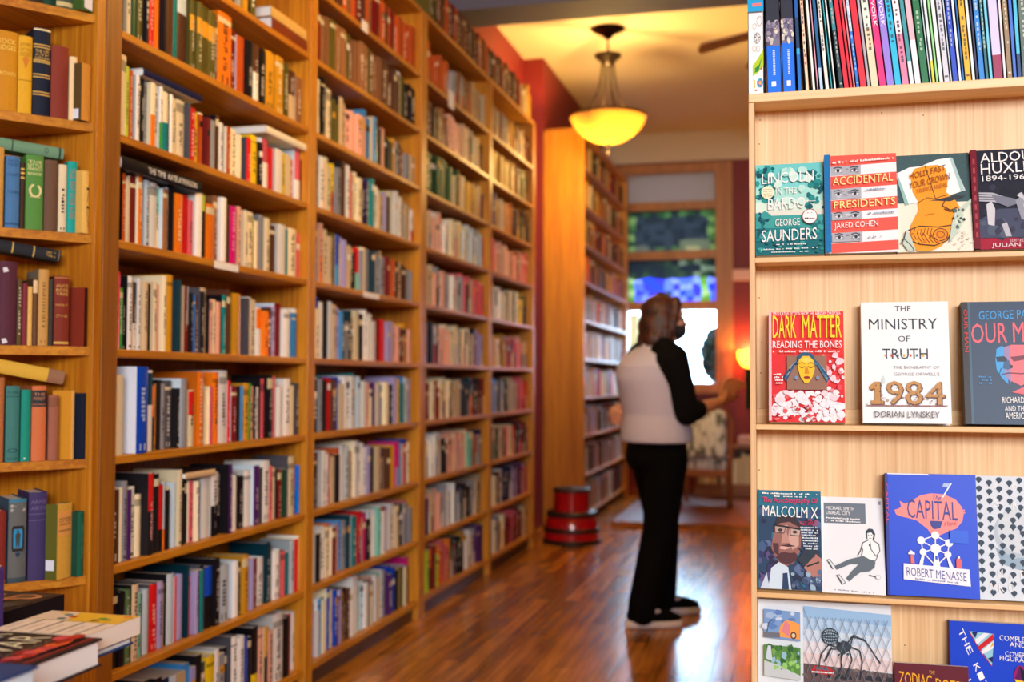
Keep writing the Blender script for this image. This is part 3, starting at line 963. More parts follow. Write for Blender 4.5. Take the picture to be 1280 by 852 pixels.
# board 1
corner_book(1, -14, 15.5, .212, (200, 136, 22), (180, 120, 24), 'golden ochre book at the near end of the second corner shelf from above', titles=[('ROCK', .84, .9, (240, 210, 100), 'x'), ('RIDGES', .76, .82, (240, 210, 100), 'x'), ('BROWN', .44, .49, (236, 204, 96), 'x')])
corner_book(1, 16, 34, .208, (222, 168, 36), (196, 146, 40), 'yellow book with an orange diamond on the second corner shelf from above', extra=diamond, titles=[('JAMES', .86, .91, (160, 108, 24), 'x'), ('OF THE', .8, .84, (160, 108, 24), 'x'), ('SECRET', .735, .785, (160, 108, 24), 'x')], bands=((.42, .43, (160, 108, 24)),))
corner_book(1, 35, 57, .238, (18, 28, 48), (20, 30, 46), 'tall navy book with gilt bands on the second corner shelf from above', bands=[(z, z + .012, GOLD) for z in (.8, .77, .62, .6, .46, .43, .26, .23)] + [(.97, .99, (230, 214, 160))], titles=[('THE LIFE', .71, .75, GOLD, 'x'), ('OF', .68, .7, GOLD, 'x'), ('NAPOLEON', .635, .67, GOLD, 'x')])
corner_book(1, 58, 80, .198, (132, 52, 36), (120, 46, 32), 'plain reddish-brown book beside the tall navy one on the second corner shelf from above')
corner_book(1, 81, 91, .176, (236, 208, 156), (226, 196, 146), 'thin cream book on the second corner shelf from above', hard=False)
corner_book(1, 106, 118.5, .158, (200, 136, 50), (86, 66, 30), 'small ochre-spined book with dark boards next to the post, second corner shelf from above', extra=side_sticker(.03, .2), end=.031)
# board 2
corner_book(2, -12, 1, .21, (198, 150, 70), (190, 144, 70), 'tan book cut by the near end of the third corner shelf from above')
corner_book(2, 3, 21, .19, (70, 118, 166), (62, 108, 152), 'faded blue book with dark ornament on the third corner shelf from above', bands=((.04, .07, (44, 84, 130)),), titles=[('WILSON', .92, .95, (34, 66, 108), 'x'), ('THE SEA', .86, .9, (34, 66, 108), 'x'), ('CRAFT', .72, .76, (40, 74, 116), 'x'), ('TORN', .48, .52, (30, 56, 92), 'x')])
corner_book(2, 22, 27.5, .178, (66, 46, 28), (58, 40, 26), 'thin brown book with gold dots on the third corner shelf from above', bands=((.88, .91, GOLD), (.82, .85, GOLD), (.75, .78, GOLD)))
corner_book(2, 28.5, 51, .2, (84, 140, 62), (76, 130, 58), 'green book with a gilt wreath on the third corner shelf from above', extra=wreath, titles=[('THE', .89, .925, (234, 224, 160), 'x'), ('LITTLE', .84, .88, (234, 224, 160), 'x'), ('FRENCH', .79, .83, (234, 224, 160), 'x'), ('BARKER', .73, .765, (234, 224, 160), 'x')])
corner_book(2, 52, 68.5, .192, (104, 76, 56), (92, 68, 52), 'plain grey-brown book on the third corner shelf from above')
corner_book(2, 70, 80.5, .184, (226, 208, 168), (214, 204, 180), 'cream book with black spine lettering on the third corner shelf from above', marks=True, mc=(40, 40, 44), hard=False)
corner_book(2, 81, 93.5, .195, (22, 160, 150), (20, 146, 138), 'turquoise book with red spine title on the third corner shelf from above', titles=[('TALES  FROM  OTHER  RIVERS', .2, .9, (196, 96, 60), 'up')])
corner_book(2, 100.5, 110, .172, (226, 182, 92), (212, 168, 84), 'pale yellow book with black flower sketches on the third corner shelf from above', extra=lambda mb, th, h: [mb.face([(.0066, th * (.5 + dx), h * (z + dz)) for dx, dz in ((-.2, 0), (0, -.03), (.2, 0), (0, .03))], (70, 50, 30)) for z in (.72, .42)] + [mb.face([(.0066, th * (.5 + a), h * z0), (.0066, th * (.55 + a), h * z0), (.0066, th * (.55 - a), h * z1), (.0066, th * (.5 - a), h * z1)], (90, 66, 36)) for a, z0, z1 in ((.1, .1, .38), (-.1, .5, .68))])
# board 3
corner_book(3, -6, 20, .22, (84, 40, 56), (72, 36, 52), 'broad wine-purple book with torn white labels on the fourth corner shelf from above', rounded=.01, extra=lambda mb, th, h: [mb.face([(.011, th * .3, h * a), (.011, th * .55, h * (a + .02)), (.011, th * .45, h * (a + .07)), (.011, th * .25, h * (a + .06))], (222, 216, 220)) for a in (.01, .86)])
corner_book(3, 20.5, 27, .175, (92, 72, 38), (82, 64, 36), 'thin olive-brown book on the fourth corner shelf from above', marks=True)
corner_book(3, 27.5, 33.5, .165, (128, 42, 56), (116, 38, 50), 'thin wine-red book on the fourth corner shelf from above')
corner_book(3, 34, 40, .157, (222, 178, 96), (210, 168, 92), 'thin straw-yellow book on the fourth corner shelf from above')
corner_book(3, 40.5, 46.5, .18, (104, 70, 44), (96, 66, 44), 'thin brown book with a cream head patch on the fourth corner shelf from above', bands=((.78, .97, (226, 196, 150)),))
corner_book(3, 47, 60, .205, (196, 150, 82), (140, 124, 104), 'golden book with grey boards on the fourth corner shelf from above', marks=True, mc=(150, 106, 50))
corner_book(3, 60.5, 66, .18, (62, 58, 50), (56, 54, 48), 'thin charcoal book on the fourth corner shelf from above')
corner_book(3, 67, 86, .19, (124, 44, 28), (112, 40, 26), 'russet book with a gilt tree on the fourth corner shelf from above', bands=((.03, .06, GOLD), (.965, .985, (170, 110, 60))), titles=[('ALICE', .84, .88, GOLD, 'x'), ('ROSE', .775, .82, GOLD, 'x'), ('TREE', .72, .76, GOLD, 'x'), ('HOLT', .57, .6, GOLD, 'x'), ('S', .41, .45, GOLD, 'x')])
corner_book(3, 112, 116, .162, (60, 22, 16), (130, 44, 24), 'broad dark red book next to the post on the fourth corner shelf from above', rounded=.0, end=.06)
# board 4
corner_book(4, -8, 7, .222, (176, 108, 62), (164, 100, 58), 'light brown book cut by the near end of the fifth corner shelf from above')
corner_book(4, 9, 26.5, .2, (62, 122, 116), (54, 108, 104), 'grey-teal book with a round mark on the fifth corner shelf from above', titles=[('ISLAND', .9, .93, (26, 70, 70), 'x'), ('O', .12, .18, (34, 76, 76), 'x'), ('HOLLAND', .03, .06, (30, 70, 70), 'x')], bands=((.855, .863, (26, 70, 70)),))
corner_book(4, 28, 40.5, .19, (20, 142, 122), (18, 128, 110), 'bright green-teal book on the fifth corner shelf from above', extra=sticker(.3, .45, .03, .055))
corner_book(4, 41.5, 59.5, .2, (206, 112, 66), (190, 100, 58), 'salmon-orange book with a dark title panel on the fifth corner shelf from above', bands=((.72, .94, (44, 54, 56)), (.75, .757, (206, 112, 66))), titles=[('THE', .87, .905, (214, 140, 96), 'x'), ('FOREST', .81, .85, (214, 140, 96), 'x')])
corner_book(4, 62.5, 75.5, .175, (156, 96, 74), (146, 88, 68), 'rosy brown book with a scuffed head on the fifth corner shelf from above', bands=((.82, .97, (136, 86, 60)),))
corner_book(4, 92, 95.8, .187, (230, 180, 100), (216, 148, 40), 'plain golden book on the fifth corner shelf from above', rounded=.001, end=.06)
corner_book(4, 110, 114.5, .18, (16, 28, 52), (16, 26, 46), 'plain navy book next to the post on the fifth corner shelf from above', end=.05)
# board 5
corner_book(5, -8, 12.5, .19, (128, 42, 34), (116, 40, 32), 'faded red book at the near end of the sixth corner shelf from above', bands=((.02, .05, (170, 110, 50)),))
corner_book(5, 15, 37.5, .218, (96, 98, 96), (50, 84, 108), 'grey book with a blue knight emblem on the sixth corner shelf from above', extra=knight, bands=((.0, .06, (58, 74, 80)), (.96, 1.0, (58, 120, 150))), titles=[('K', .9, .935, (170, 170, 160), 'x'), ('N', .85, .885, (170, 170, 160), 'x')])
corner_book(5, 40, 63, .233, (62, 52, 98), (54, 46, 86), 'tall violet book on the sixth corner shelf from above', titles=[('ARMS', .87, .91, (112, 98, 140), 'x'), ('ARTS', .8, .84, (112, 98, 140), 'x')], bands=((.75, .757, (104, 92, 130)), (.68, .687, (104, 92, 130))))
corner_book(5, 63.5, 66.5, .165, (30, 26, 32), (30, 26, 32), 'thin black book wedged beside the violet one on the sixth corner shelf from above')
corner_book(5, 77, 95, .2, (216, 166, 66), (92, 94, 30), 'mustard book with green boards and an orange label on the sixth corner shelf from above', end=.036, bands=((.58, .9, (226, 160, 84)),), extra=side_sticker(.12, .26), titles=[('WONDERS', .79, .815, (60, 40, 30), 'x'), ('OF THE', .755, .78, (60, 40, 30), 'x'), ('SEA', .715, .74, (60, 40, 30), 'x'), ('MARINER', .63, .655, (60, 40, 30), 'x')], rounded=.002)
corner_book(5, 106, 114, .174, (24, 92, 70), (18, 66, 50), 'dark green book next to the post on the sixth corner shelf from above', marks=True, mc=(60, 120, 96))
for i, (xa, xb, h, c) in enumerate(((-8, 14, .2, 'k'), (14, 30, .21, 'R'), (30, 52, .19, 'd'), (52, 70, .2, 'B'), (70, 92, .18, 'z'))):
    pass


def corner_flat(zi, xa, xb, z, th, dep, spine, cover, label, tilt=0.0, titles=(), bands=(), rounded=.005, end=None):
    ta, tb_ = lt(xa), lt(xb)
    h = tb_ - ta
    mb, pg = book_mesh(random.Random(label), th, h, dep, spine, cover, bands, marks=False, rounded=rounded, hard=True, titles=titles)
    for b in (mb, pg):
        b.v = [(x, zc, yc) for x, yc, zc in b.v]
        b.f = [tuple(reversed(f)) for f in b.f]
    p = P0 + Wd * ta + Nn * -.02
    o = place_book('antique_book', mb, pg, (p.x, p.y, z), 0, label, 'book', 'old books in the corner case', M['cloth'])
    o.rotation_mode = 'QUATERNION'
    from mathutils import Quaternion
    o.rotation_quaternion = Quaternion((0, 0, 1), RZC) @ Quaternion((1, 0, 0), tilt)
    return o


corner_flat(2, -14, 77, ZL[2] + .211, .03, .06, (110, 150, 118), (100, 138, 110), 'sage green book lying flat across the row on the third corner shelf from above', tilt=-.05, bands=((.27, .285, (30, 40, 36)), (.93, .96, (50, 66, 60))), titles=[('O', .78, .72, (48, 66, 60), 'up')])
corner_flat(3, -14, 75.5, ZL[3] + .2525, .03, .07, (40, 42, 46), (36, 38, 42), 'gilt-banded black book lying flat over the row on the fourth corner shelf from above', tilt=-.12, bands=((.3, .32, GOLD), (.6, .62, GOLD), (.97, .98, (150, 130, 96))), titles=[('VOL II', .92, .78, GOLD, 'up')])
corner_flat(4, -20, 83, ZL[4] + .243, .036, .05, (222, 176, 62), (206, 160, 60), 'yellow book with torn brown end lying aslant on the fifth corner shelf from above', tilt=-.19, bands=((.79, 1.0, (150, 108, 80)),))

# ------------------------------------------------------------------ the book table at the near corner
TZ = 0.818
t = empty('book_table', (-1.5, 1.25, 0))
tag(t, 'wooden display table whose top carries the pile of flat books', 'table')
b = MB(); b.prism([(-1.95, .75), (-.9, .75), (-.9, 1.2), (-1.0, 1.32), (-1.12, 1.55), (-1.2, 1.62), (-1.95, 1.62)], TZ - .035, TZ); b.build('table_top', M['oak_y'], t)
b = MB()
b.box(-1.9, -1.2, .8, .82, TZ - .12, TZ - .035); b.box(-1.9, -1.2, 1.55, 1.57, TZ - .12, TZ - .035)
b.box(-1.9, -1.88, .82, 1.55, TZ - .12, TZ - .035); b.box(-1.22, -1.2, .82, 1.55, TZ - .12, TZ - .035)
b.build('apron', M['oak_y'], t)
for x in (-1.88, -1.2):
    for y in (.81, 1.56):
        b = MB(); b.tube([(x, y, 0), (x, y, TZ - .12)], [.018, .026]); b.build('leg', M['oak_v'], t)


def lying(name, x0, x1, y0, y1, z0, z1, label, cover, page_sides, art=None, spine_side='y0', hard=True, mat=None, pm=None, cat='book', group='books lying on the table'):
    """closed book lying face up; the page block shows on every side but the spine"""
    mb, pg = MB(), MB()
    bt = .003 if hard else .001
    ov = .004 if hard else 0
    mb.box(x0, x1, y0, y1, z0, z0 + bt, cover)
    mb.box(x0, x1, y0, y1, z1 - bt, z1, cover)
    if spine_side == 'y0': mb.box(x0, x1, y0, y0 + bt, z0 + bt, z1 - bt, cover); pgb = (x0 + ov, x1 - ov, y0 + bt, y1 - ov)
    elif spine_side == 'x1': mb.box(x1 - bt, x1, y0, y1, z0 + bt, z1 - bt, cover); pgb = (x0 + ov, x1 - bt, y0 + ov, y1 - ov)
    else: mb.box(x0, x0 + bt, y0, y1, z0 + bt, z1 - bt, cover); pgb = (x0 + bt, x1 - ov, y0 + ov, y1 - ov)
    pg.box(*pgb, z0 + bt, z1 - bt)
    if art: art(mb, z1 + .0006)
    c = Vector(((x0 + x1) / 2, (y0 + y1) / 2, z0))
    o = mb.build(name, mat or M['gloss'], offset=c)
    tag(o, label, cat, group)
    p = pg.build('page_block', pm or M['pages_white'], offset=c)
    p.parent = o; p.location = (0, 0, 0)
    return o


def war_art(mb, z):
    x0, x1, y0, y1 = -1.21, -.976, 1.226, 1.383
    W = lambda s, xa, xb, ya, yb, c: put_text(mb, s, (xb, ya, z), Vector((0, yb - ya, 0)), Vector((xa - xb, 0, 0)), c)
    W('WAR', -1.104, -1.048, 1.245, 1.368, (226, 222, 190))
    W('INNER', -1.165, -1.118, 1.238, 1.372, (226, 222, 190))
    W('WORLD AT', -1.04, -1.032, 1.25, 1.36, (150, 130, 110))
    r = random.Random(3)
    for k in range(26):
        u = k / 26
        cx, cy = -1.02 + r.uniform(-.01, .016), 1.235 + u * .14
        rr = r.uniform(.004, .012)
        c = r.choice([(190, 40, 30), (226, 96, 40), (150, 24, 28), (210, 80, 90), (110, 20, 24)])
        mb.face([(cx + rr * math.cos(a), cy + rr * 1.6 * math.sin(a), z + .0001 * k) for a in [i * math.pi / 3 for i in range(6)]], c)
    mb.face([(-.986, 1.23, z), (-.986, 1.38, z), (-.99, 1.38, z), (-.99, 1.23, z)], (170, 40, 44))


lying('hardcover_book', -1.21, -.976, 1.226, 1.383, TZ + .002, .86, 'thick black and red hardcover lettered WAR on top of the table pile', (38, 24, 30), None, war_art)


def box_art(mb, z):
    x0, x1 = -1.168, -1.007
    mb.face([(x0, 1.385, z), (x1, 1.385, z), (x1, 1.462, z), (x0, 1.462, z)], (236, 222, 206))
    for k in range(4):
        x = x0 + (x1 - x0) * (k + .82) / 4.4
        mb.face([(x, 1.385, z + .0004), (x + .003, 1.385, z + .0004), (x + .003, 1.462, z + .0004), (x, 1.462, z + .0004)], (60, 44, 40))
        mb.face([(x - .02, 1.40, z + .0004), (x - .018, 1.40, z + .0004), (x - .018, 1.44, z + .0004), (x - .02, 1.44, z + .0004)], (170, 150, 140))
    mb.face([(x0, 1.464, z), (x1, 1.464, z), (x1, 1.522, z), (x0, 1.522, z)], (232, 188, 50))
    mb.face([(x0, 1.464, z + .0004), (x0 + .07, 1.464, z + .0004), (x0 + .055, 1.522, z + .0004), (x0, 1.522, z + .0004)], (226, 206, 184))
    for xx, yy, c in ((-1.12, 1.50, (60, 130, 140)), (-1.105, 1.49, (200, 60, 40)), (-1.115, 1.475, (70, 120, 110)), (-1.135, 1.51, (222, 190, 40)), (-1.05, 1.49, (110, 150, 50)), (-1.04, 1.485, (150, 170, 70)), (-1.055, 1.475, (120, 110, 40)), (-1.02, 1.51, (226, 140, 40))):
        mb.face([(xx + .008 * math.cos(a), yy + .006 * math.sin(a), z + .0008) for a in [i * math.pi / 4 for i in range(8)]], c)


lying('boxed_set', -1.168, -1.007, 1.385, 1.525, TZ + .014, .86, 'cream and yellow slipcase of thin volumes behind the book lettered WAR', (226, 206, 176), None, box_art, hard=False, pm=flat('slipcase_board', (230, 220, 206), .8))
lying('hardcover_book', -1.166, -1.012, 1.39, 1.515, TZ + .0005, TZ + .0135, 'blue book peeping out under the cream and yellow slipcase', (30, 66, 120), None)


def bird_art(mb, z):
    mb.face([(-1.37, 1.462, z), (-1.222, 1.462, z), (-1.222, 1.598, z), (-1.37, 1.598, z)], (60, 46, 40))
    r = random.Random(9)
    for k in range(16):
        cx, cy, rr = r.uniform(-1.35, -1.23), r.uniform(1.48, 1.58), r.uniform(.008, .022)
        mb.face([(cx + rr * 1.4 * math.cos(a), cy + rr * math.sin(a), z + .0001 + .0001 * k) for a in [i * math.pi / 4 for i in range(8)]], r.choice([(170, 120, 80), (196, 140, 96), (110, 80, 60), (80, 78, 80), (140, 90, 50)]))


lying('hardcover_book', -1.385, -1.212, 1.455, 1.61, TZ + .001, .868, 'black hardcover with a brown painting on its cover at the back of the table', (26, 22, 26), None, bird_art, spine_side='x1')
b = MB(); b.box(-1.42, -1.185, 1.392, 1.432, TZ + .001, .947, (66, 44, 110), bev=.004)
o = b.build('hardcover_book', M['cloth']); tag(o, 'thick purple book standing on its long edge at the near end of the table', 'book', 'books lying on the table')
o.data.transform(Matrix.Translation((1.3, -1.41, -TZ))); o.location = (-1.3, 1.41, TZ)
b = MB(); b.box(-1.414, -1.19, 1.396, 1.428, .9472, .9482); pg = b.build('page_block', M['pages']); pg.data.transform(Matrix.Translation((1.3, -1.41, -TZ))); pg.parent = o


def blue_art(mb, z):
    for k in range(3):
        mb.face([(-1.03 + k * .02, .97, z), (-1.026 + k * .02, .97, z), (-1.026 + k * .02, 1.06, z), (-1.03 + k * .02, 1.06, z)], (90, 140, 200))


BP = flat('bluish_page_paper', (206, 222, 232), .8)
lying('hardcover_book', -1.09, -.862, .93, 1.10, TZ + .036, .90, 'blue hardcover with pale page edges in front of the book lettered WAR', (24, 60, 116), None, blue_art, pm=BP)
lying('hardcover_book', -1.10, -.87, .925, 1.11, TZ + .001, TZ + .035, 'grey hardcover lying under the blue one on the table', (90, 92, 100), None, pm=BP)
# ------------------------------------------------------------------ the pale display case with face-out books
DY = 2.08
DX0, DX1 = -0.072, 0.80
DZ = {'A': 1.472, 'B': 1.156, 'C': 0.842, 'D': 0.528, 'E': 0.214}
DTOP = 1.786
DB = 2.158                        # face of the back panel
t = empty('display_case', ((DX0 + DX1) / 2, DB, 0))
tag(t, 'pale ash display case with narrow ledges of face-out books', 'display case')
for xa, xb in ((DX0, DX0 + .0105), (DX1 - .02, DX1)):
    b = MB(); b.box(xa, xb, DY, DB + .13, 0, DTOP - .0175, bev=.001); b.build('side_panel', M['ash_v'], t)
b = MB(); b.box(DX0, DX1, DY - .002, DB + .26, DTOP - .017, DTOP, bev=.0015); b.build('top_board', M['ash_x'], t)
for z in DZ.values():
    b = MB(); b.box(DX0 + .0105, DX1 - .02, DY, DB, z - .0095, z, bev=.001); b.build('ledge', M['ash_x'], t)
b = MB(); b.box(DX0 + .0105, DX1 - .02, DB, DB + .012, 0, DTOP - .017); b.build('back_panel', M['ash_v'], t)
b = MB(); b.box(DX0 + .0105, DX1 - .02, DB - .014, DB - .0003, DZ['B'], DZ['B'] + .028, bev=.001); b.build('cleat', M['ash_x'], t)
b = MB(); b.box(DX0 + .0105, DX1 - .02, DY + .02, DY + .03, 0, DZ['E'] - .0095); b.build('toe_kick', M['ash_x'], t)
b = MB()
for px, py in ((950, 150), (1102, 141), (1154, 144), (949, 372), (951, 466), (952, 428), (949, 587), (1131, 806), (949, 180)):
    p = at_y(px, py, DB)
    b.lathe([(0.0, .0004), (.0012, .0004)], (0, 0, 0), (60, 40, 24), 8)
    n = len(b.v)
    for i in range(n - 16, n):
        x, y, z = b.v[i]
        b.v[i] = (p.x + x, DB - .0005, p.z + y)
b.build('nail_hole', M['print'], t)


class Cover:
    """cover artwork in the photo's own grid over the rectangle x0,y0,x1,y1, laid on the front of a real book that leans on the back panel"""

    def __init__(self, shelf, x0, y0, x1, y1, thick, base, label, name='paperback_book', spine=None, hard=False, yoff=.012, lean=None, cat='book'):
        self.px = (x0, y0, x1, y1)
        self.shelf, self.thick, self.label, self.name, self.base, self.hard, self.cat = shelf, thick, label, name, base, hard, cat
        self.y = DY + yoff
        a = at_y((x0 + x1) / 2, y0, self.y + .015)
        self.X0, self.X1 = at_y(x0, (y0 + y1) / 2, self.y).x, at_y(x1, (y0 + y1) / 2, self.y).x
        self.X0 = max(self.X0, DX0 + .0114)
        self.W = self.X1 - self.X0
        self.H = (a.z - DZ[shelf]) * 1.004
        room = DB - .0025 - self.y - thick
        if shelf == 'B': room -= .0
        self.lean = lean if lean is not None else math.asin(max(0.0, min(.3, room / self.H)))
        self.mb, self.pg = MB(), MB()
        self.spine = spine or base
        self.lay = 0
        bt = .0022 if hard else .0008
        ov = .003 if hard else 0
        W, H, T = self.W, self.H, thick
        m = self.mb
        m.box(0, W, 0, bt, 0, H, base)
        m.box(0, W, T - bt, T, 0, H, self.spine)
        m.box(0, bt, bt, T - bt, 0, H, self.spine)
        self.pg.box(bt, W - ov, bt, T - bt, ov, H - ov)

    def P(self, x, y):
        x0, y0, x1, y1 = self.px
        u = min(1.0, max(0.0, (x - x0) / (x1 - x0)))
        v = min(1.0, max(0.0, (y1 - y) / (y1 - y0)))
        return (u * self.W, -.00012 * self.lay - .0002, v * self.H)

    def poly(self, pts, c):
        self.lay += 1
        self.mb.face([self.P(*p) for p in pts], c)

    def rect(self, x0, y0, x1, y1, c):
        self.poly([(x0, y1), (x1, y1), (x1, y0), (x0, y0)], c)

    def oval(self, cx, cy, rx, ry, c, n=18, a0=0):
        self.poly([(cx + rx * math.cos(a0 + 2 * math.pi * k / n), cy + ry * math.sin(a0 + 2 * math.pi * k / n)) for k in range(n)], c)

    def line(self, pts, w, c):
        self.lay += 1
        for (xa, ya), (xb, yb) in zip(pts[:-1], pts[1:]):
            d = math.hypot(xb - xa, yb - ya) or 1
            nx, ny = -(yb - ya) / d * w / 2, (xb - xa) / d * w / 2
            self.mb.face([self.P(xa + nx, ya + ny), self.P(xb + nx, yb + ny), self.P(xb - nx, yb - ny), self.P(xa - nx, ya - ny)], c)

    def text(self, s, x0, y0, x1, y1, c, slope=0.0, slant=0.0):
        """capitals whose box runs from (x0,y0) upper left to (x1,y1) lower right; slope lifts the right end (px)"""
        self.lay += 1
        o = Vector(self.P(x0, y1)); u = Vector(self.P(x1, y1 - slope)) - o; v = Vector(self.P(x0 + slant, y0)) - o
        u.y = v.y = 0
        put_text(self.mb, s, o, u, v, c)

    def marks(self, x0, x1, y, h, c, seed=0, slope=0.0):
        """a line of print too small to read"""
        self.lay += 1
        r = random.Random(seed)
        x = x0
        while x < x1:
            w = r.uniform(.8, 2.4)
            if r.random() > .18:
                yy = y - slope * (x - x0) / (x1 - x0)
                hh = h * r.choice((.7, .7, 1))
                self.mb.face([self.P(x, yy), self.P(min(x + w, x1), yy), self.P(min(x + w, x1), yy - hh), self.P(x, yy - hh)], c)
            x += w + .5

    def blobs(self, n, box, cols, r0, r1, seed, sq=1.0):
        r = random.Random(seed)
        x0, y0, x1, y1 = box
        for k in range(n):
            self.lay += .25
            cx, cy, rr = r.uniform(x0, x1), r.uniform(y0, y1), r.uniform(r0, r1)
            m = r.randint(5, 8)
            self.mb.face([self.P(cx + rr * r.uniform(.6, 1.1) * math.cos(2 * math.pi * i / m), cy + sq * rr * r.uniform(.6, 1.1) * math.sin(2 * math.pi * i / m)) for i in range(m)], r.choice(cols))

    def done(self, mat=None):
        self.mb.c = [tuple(v * .95 - (6 if v < 90 else 0) for v in q) for q in self.mb.c]
        self.mb.c = [tuple(max(0, v) for v in q) for q in self.mb.c]
        o = self.mb.build(self.name, mat or M['print'])
        o.location = (self.X0, self.y, DZ[self.shelf] + .0006 + self.thick * math.sin(self.lean))
        o.rotation_euler = (-self.lean, 0, 0)
        tag(o, self.label, self.cat)
        g = self.pg.build('page_block', M['pages_white'])
        g.parent = o
        return o


WH = (246, 246, 244)
# --- A1 teal forest
c = Cover('A', 944, 201, 1030, 318.5, .018, (44, 142, 142), 'teal paperback with a forest painting and white brush lettering, first on the upper ledge')
for k, (ya, yb, col) in enumerate(((201, 214, (110, 206, 204)), (214, 232, (128, 214, 210)), (232, 250, (170, 226, 214)), (250, 262, (214, 234, 218)), (262, 268, (226, 226, 210)), (268, 284, (70, 164, 158)), (284, 300, (30, 132, 134)), (300, 319, (22, 108, 116)))):
    c.rect(944, ya, 1030, yb, col)
c.blobs(34, (946, 206, 968, 250), [(12, 96, 106), (20, 120, 124), (8, 80, 92), (40, 150, 148)], 2, 6, 1)
c.blobs(30, (1006, 212, 1030, 262), [(20, 112, 116), (34, 140, 138), (12, 90, 98)], 2, 5.5, 2)
c.blobs(22, (944, 264, 962, 304), [(30, 124, 130), (10, 86, 98), (60, 156, 154)], 3, 7, 3)
c.blobs(16, (1012, 262, 1030, 290), [(24, 116, 120), (70, 166, 160)], 2, 5, 4)
c.blobs(40, (946, 284, 1030, 316), [(18, 98, 108), (36, 140, 140), (60, 160, 156), (14, 84, 96)], 2, 6, 5, .5)
c.blobs(16, (962, 206, 1012, 262), [(150, 222, 214), (186, 232, 222), (210, 238, 226)], 3, 8, 6)
c.text('LINCOLN', 952, 214, 1018, 228, WH, 2); c.text('IN THE', 970, 234, 996, 242, WH, 1); c.text('BARDO', 960, 247, 1007, 262, WH, 1)
c.text('GEORGE', 969, 274, 1000, 283, WH, .5); c.text('SAUNDERS', 952, 288, 1021, 303, WH, 2)
c.oval(959.5, 239, 8.4, 8.4, (240, 238, 204))
for k in range(4): c.marks(954, 965, 235.5 + 3 * k, 1.2, (196, 184, 140), k)
c.oval(1012.5, 272, 9.6, 9.6, (150, 60, 60)); c.oval(1012.5, 272, 8.8, 8.8, WH); c.marks(1006, 1019, 275.5, 2, (90, 60, 60), 5); c.marks(1009, 1016, 268, 1, (120, 120, 110), 6)
c.marks(966, 1007, 307.5, 1.8, WH, 7); c.marks(951, 1022, 313.5, 1.5, WH, 8, 1); c.marks(964, 1010, 317, 1.4, WH, 9); c.marks(1009, 1020, 253, 1.3, WH, 10)
c.done()

# --- A2 red and white bands with eyes
RED = (240, 92, 84)
c = Cover('A', 1031, 192, 1123, 317, .026, (244, 244, 244), 'red and white banded hardcover with four strips of eyes', spine=(12, 116, 180), hard=True, name='hardcover_book')
for ya, yb in ((192, 206.5), (219, 235.5), (250, 265.5), (281, 289.5), (305, 317)):
    c.poly([(1039, ya), (1123, ya - 3), (1123, yb - 3), (1039, yb)], RED)
c.poly([(1039, 276), (1123, 273), (1123, 289), (1039, 292)], RED)
GR = [(120, 126, 136), (170, 174, 182), (198, 202, 208), (90, 96, 108)]
for k, (ya, yb) in enumerate(((206.5, 218), (236, 249), (266, 276), (292.5, 304))):
    c.poly([(1040, ya), (1078, ya - 1), (1078, yb - 1), (1040, yb)], (176, 180, 188))
    c.blobs(9, (1043, ya + 3, 1076, yb - 3), [(150, 154, 164), (200, 204, 210), (134, 140, 150)], 1.5, 4, 20 + k, .6)
    for ex in (1049, 1070):
        m = (ya + yb) / 2
        c.line([(ex - 6, m - 3.5), (ex, m - 5), (ex + 5, m - 3.4)], 1.3, (72, 76, 86))
        c.oval(ex, m, 4.4, 2.0, (226, 228, 230)); c.oval(ex, m, 2, 1.9, (56, 60, 70)); c.line([(ex - 5, m - .5), (ex, m - 2.2), (ex + 5, m - .5)], .8, (60, 64, 74))
for k, (x0, x1, y) in enumerate(((1083, 1108, 240), (1084, 1119, 270), (1085, 1102, 300))):
    c.marks(x0, x1, y, 2, (120, 150, 186), 30 + k, 1)
c.marks(1042, 1119, 204, 3, (250, 240, 230), 34, 3)
CREAM = (250, 236, 150)
c.text('ACCIDENTAL', 1042, 221.5, 1118, 232, CREAM, 3); c.text('PRESIDENTS', 1043, 252.5, 1120, 262, CREAM, 3); c.text('JARED COHEN', 1043, 280, 1098, 289.5, WH, 2)
c.rect(1031, 192, 1039, 317, (12, 116, 180))
c.done()

# --- A3 orange figure with an open book
c = Cover('A', 1121.5, 188, 1216.5, 315.5, .016, (240, 236, 216), 'paperback with an orange figure reading an open book on a slate and cream ground')
c.rect(1121.5, 188, 1216.5, 252, (70, 92, 96))
c.blobs(60, (1122, 189, 1216, 250), [(84, 106, 108), (60, 82, 88), (100, 118, 118)], .5, 1.2, 41)
c.poly([(1122, 213), (1140, 205), (1156, 204), (1160, 202), (1176, 196), (1194, 194), (1210, 238), (1170, 250), (1140, 253), (1133, 255)], (250, 250, 246))
c.poly([(1122, 213), (1124, 211), (1138, 254), (1133, 255)], (150, 196, 190)); c.poly([(1192, 194), (1196, 195), (1209, 238), (1204, 239)], (176, 206, 204))
c.poly([(1141, 216), (1147, 207), (1160, 204), (1176, 203), (1186, 208), (1189, 222), (1186, 240), (1196, 249), (1203, 262), (1199, 276), (1192, 290), (1186, 300), (1176, 310), (1163, 315.4), (1146, 315.4), (1137, 300), (1139, 282), (1150, 262), (1149, 250), (1143, 238)], (250, 160, 46))
c.line([(1160, 203), (1166, 225), (1172, 248)], 1, (60, 50, 40)); c.line([(1150, 252), (1162, 246), (1170, 248), (1180, 245), (1186, 244)], 1, (120, 70, 30))
c.poly([(1164, 250), (1178, 248), (1198, 244), (1210, 246), (1190, 252)], (60, 66, 70))
INK = (66, 50, 40)
c.line([(1136, 288), (1150, 283), (1174, 285), (1190, 283)], 1.4, INK)
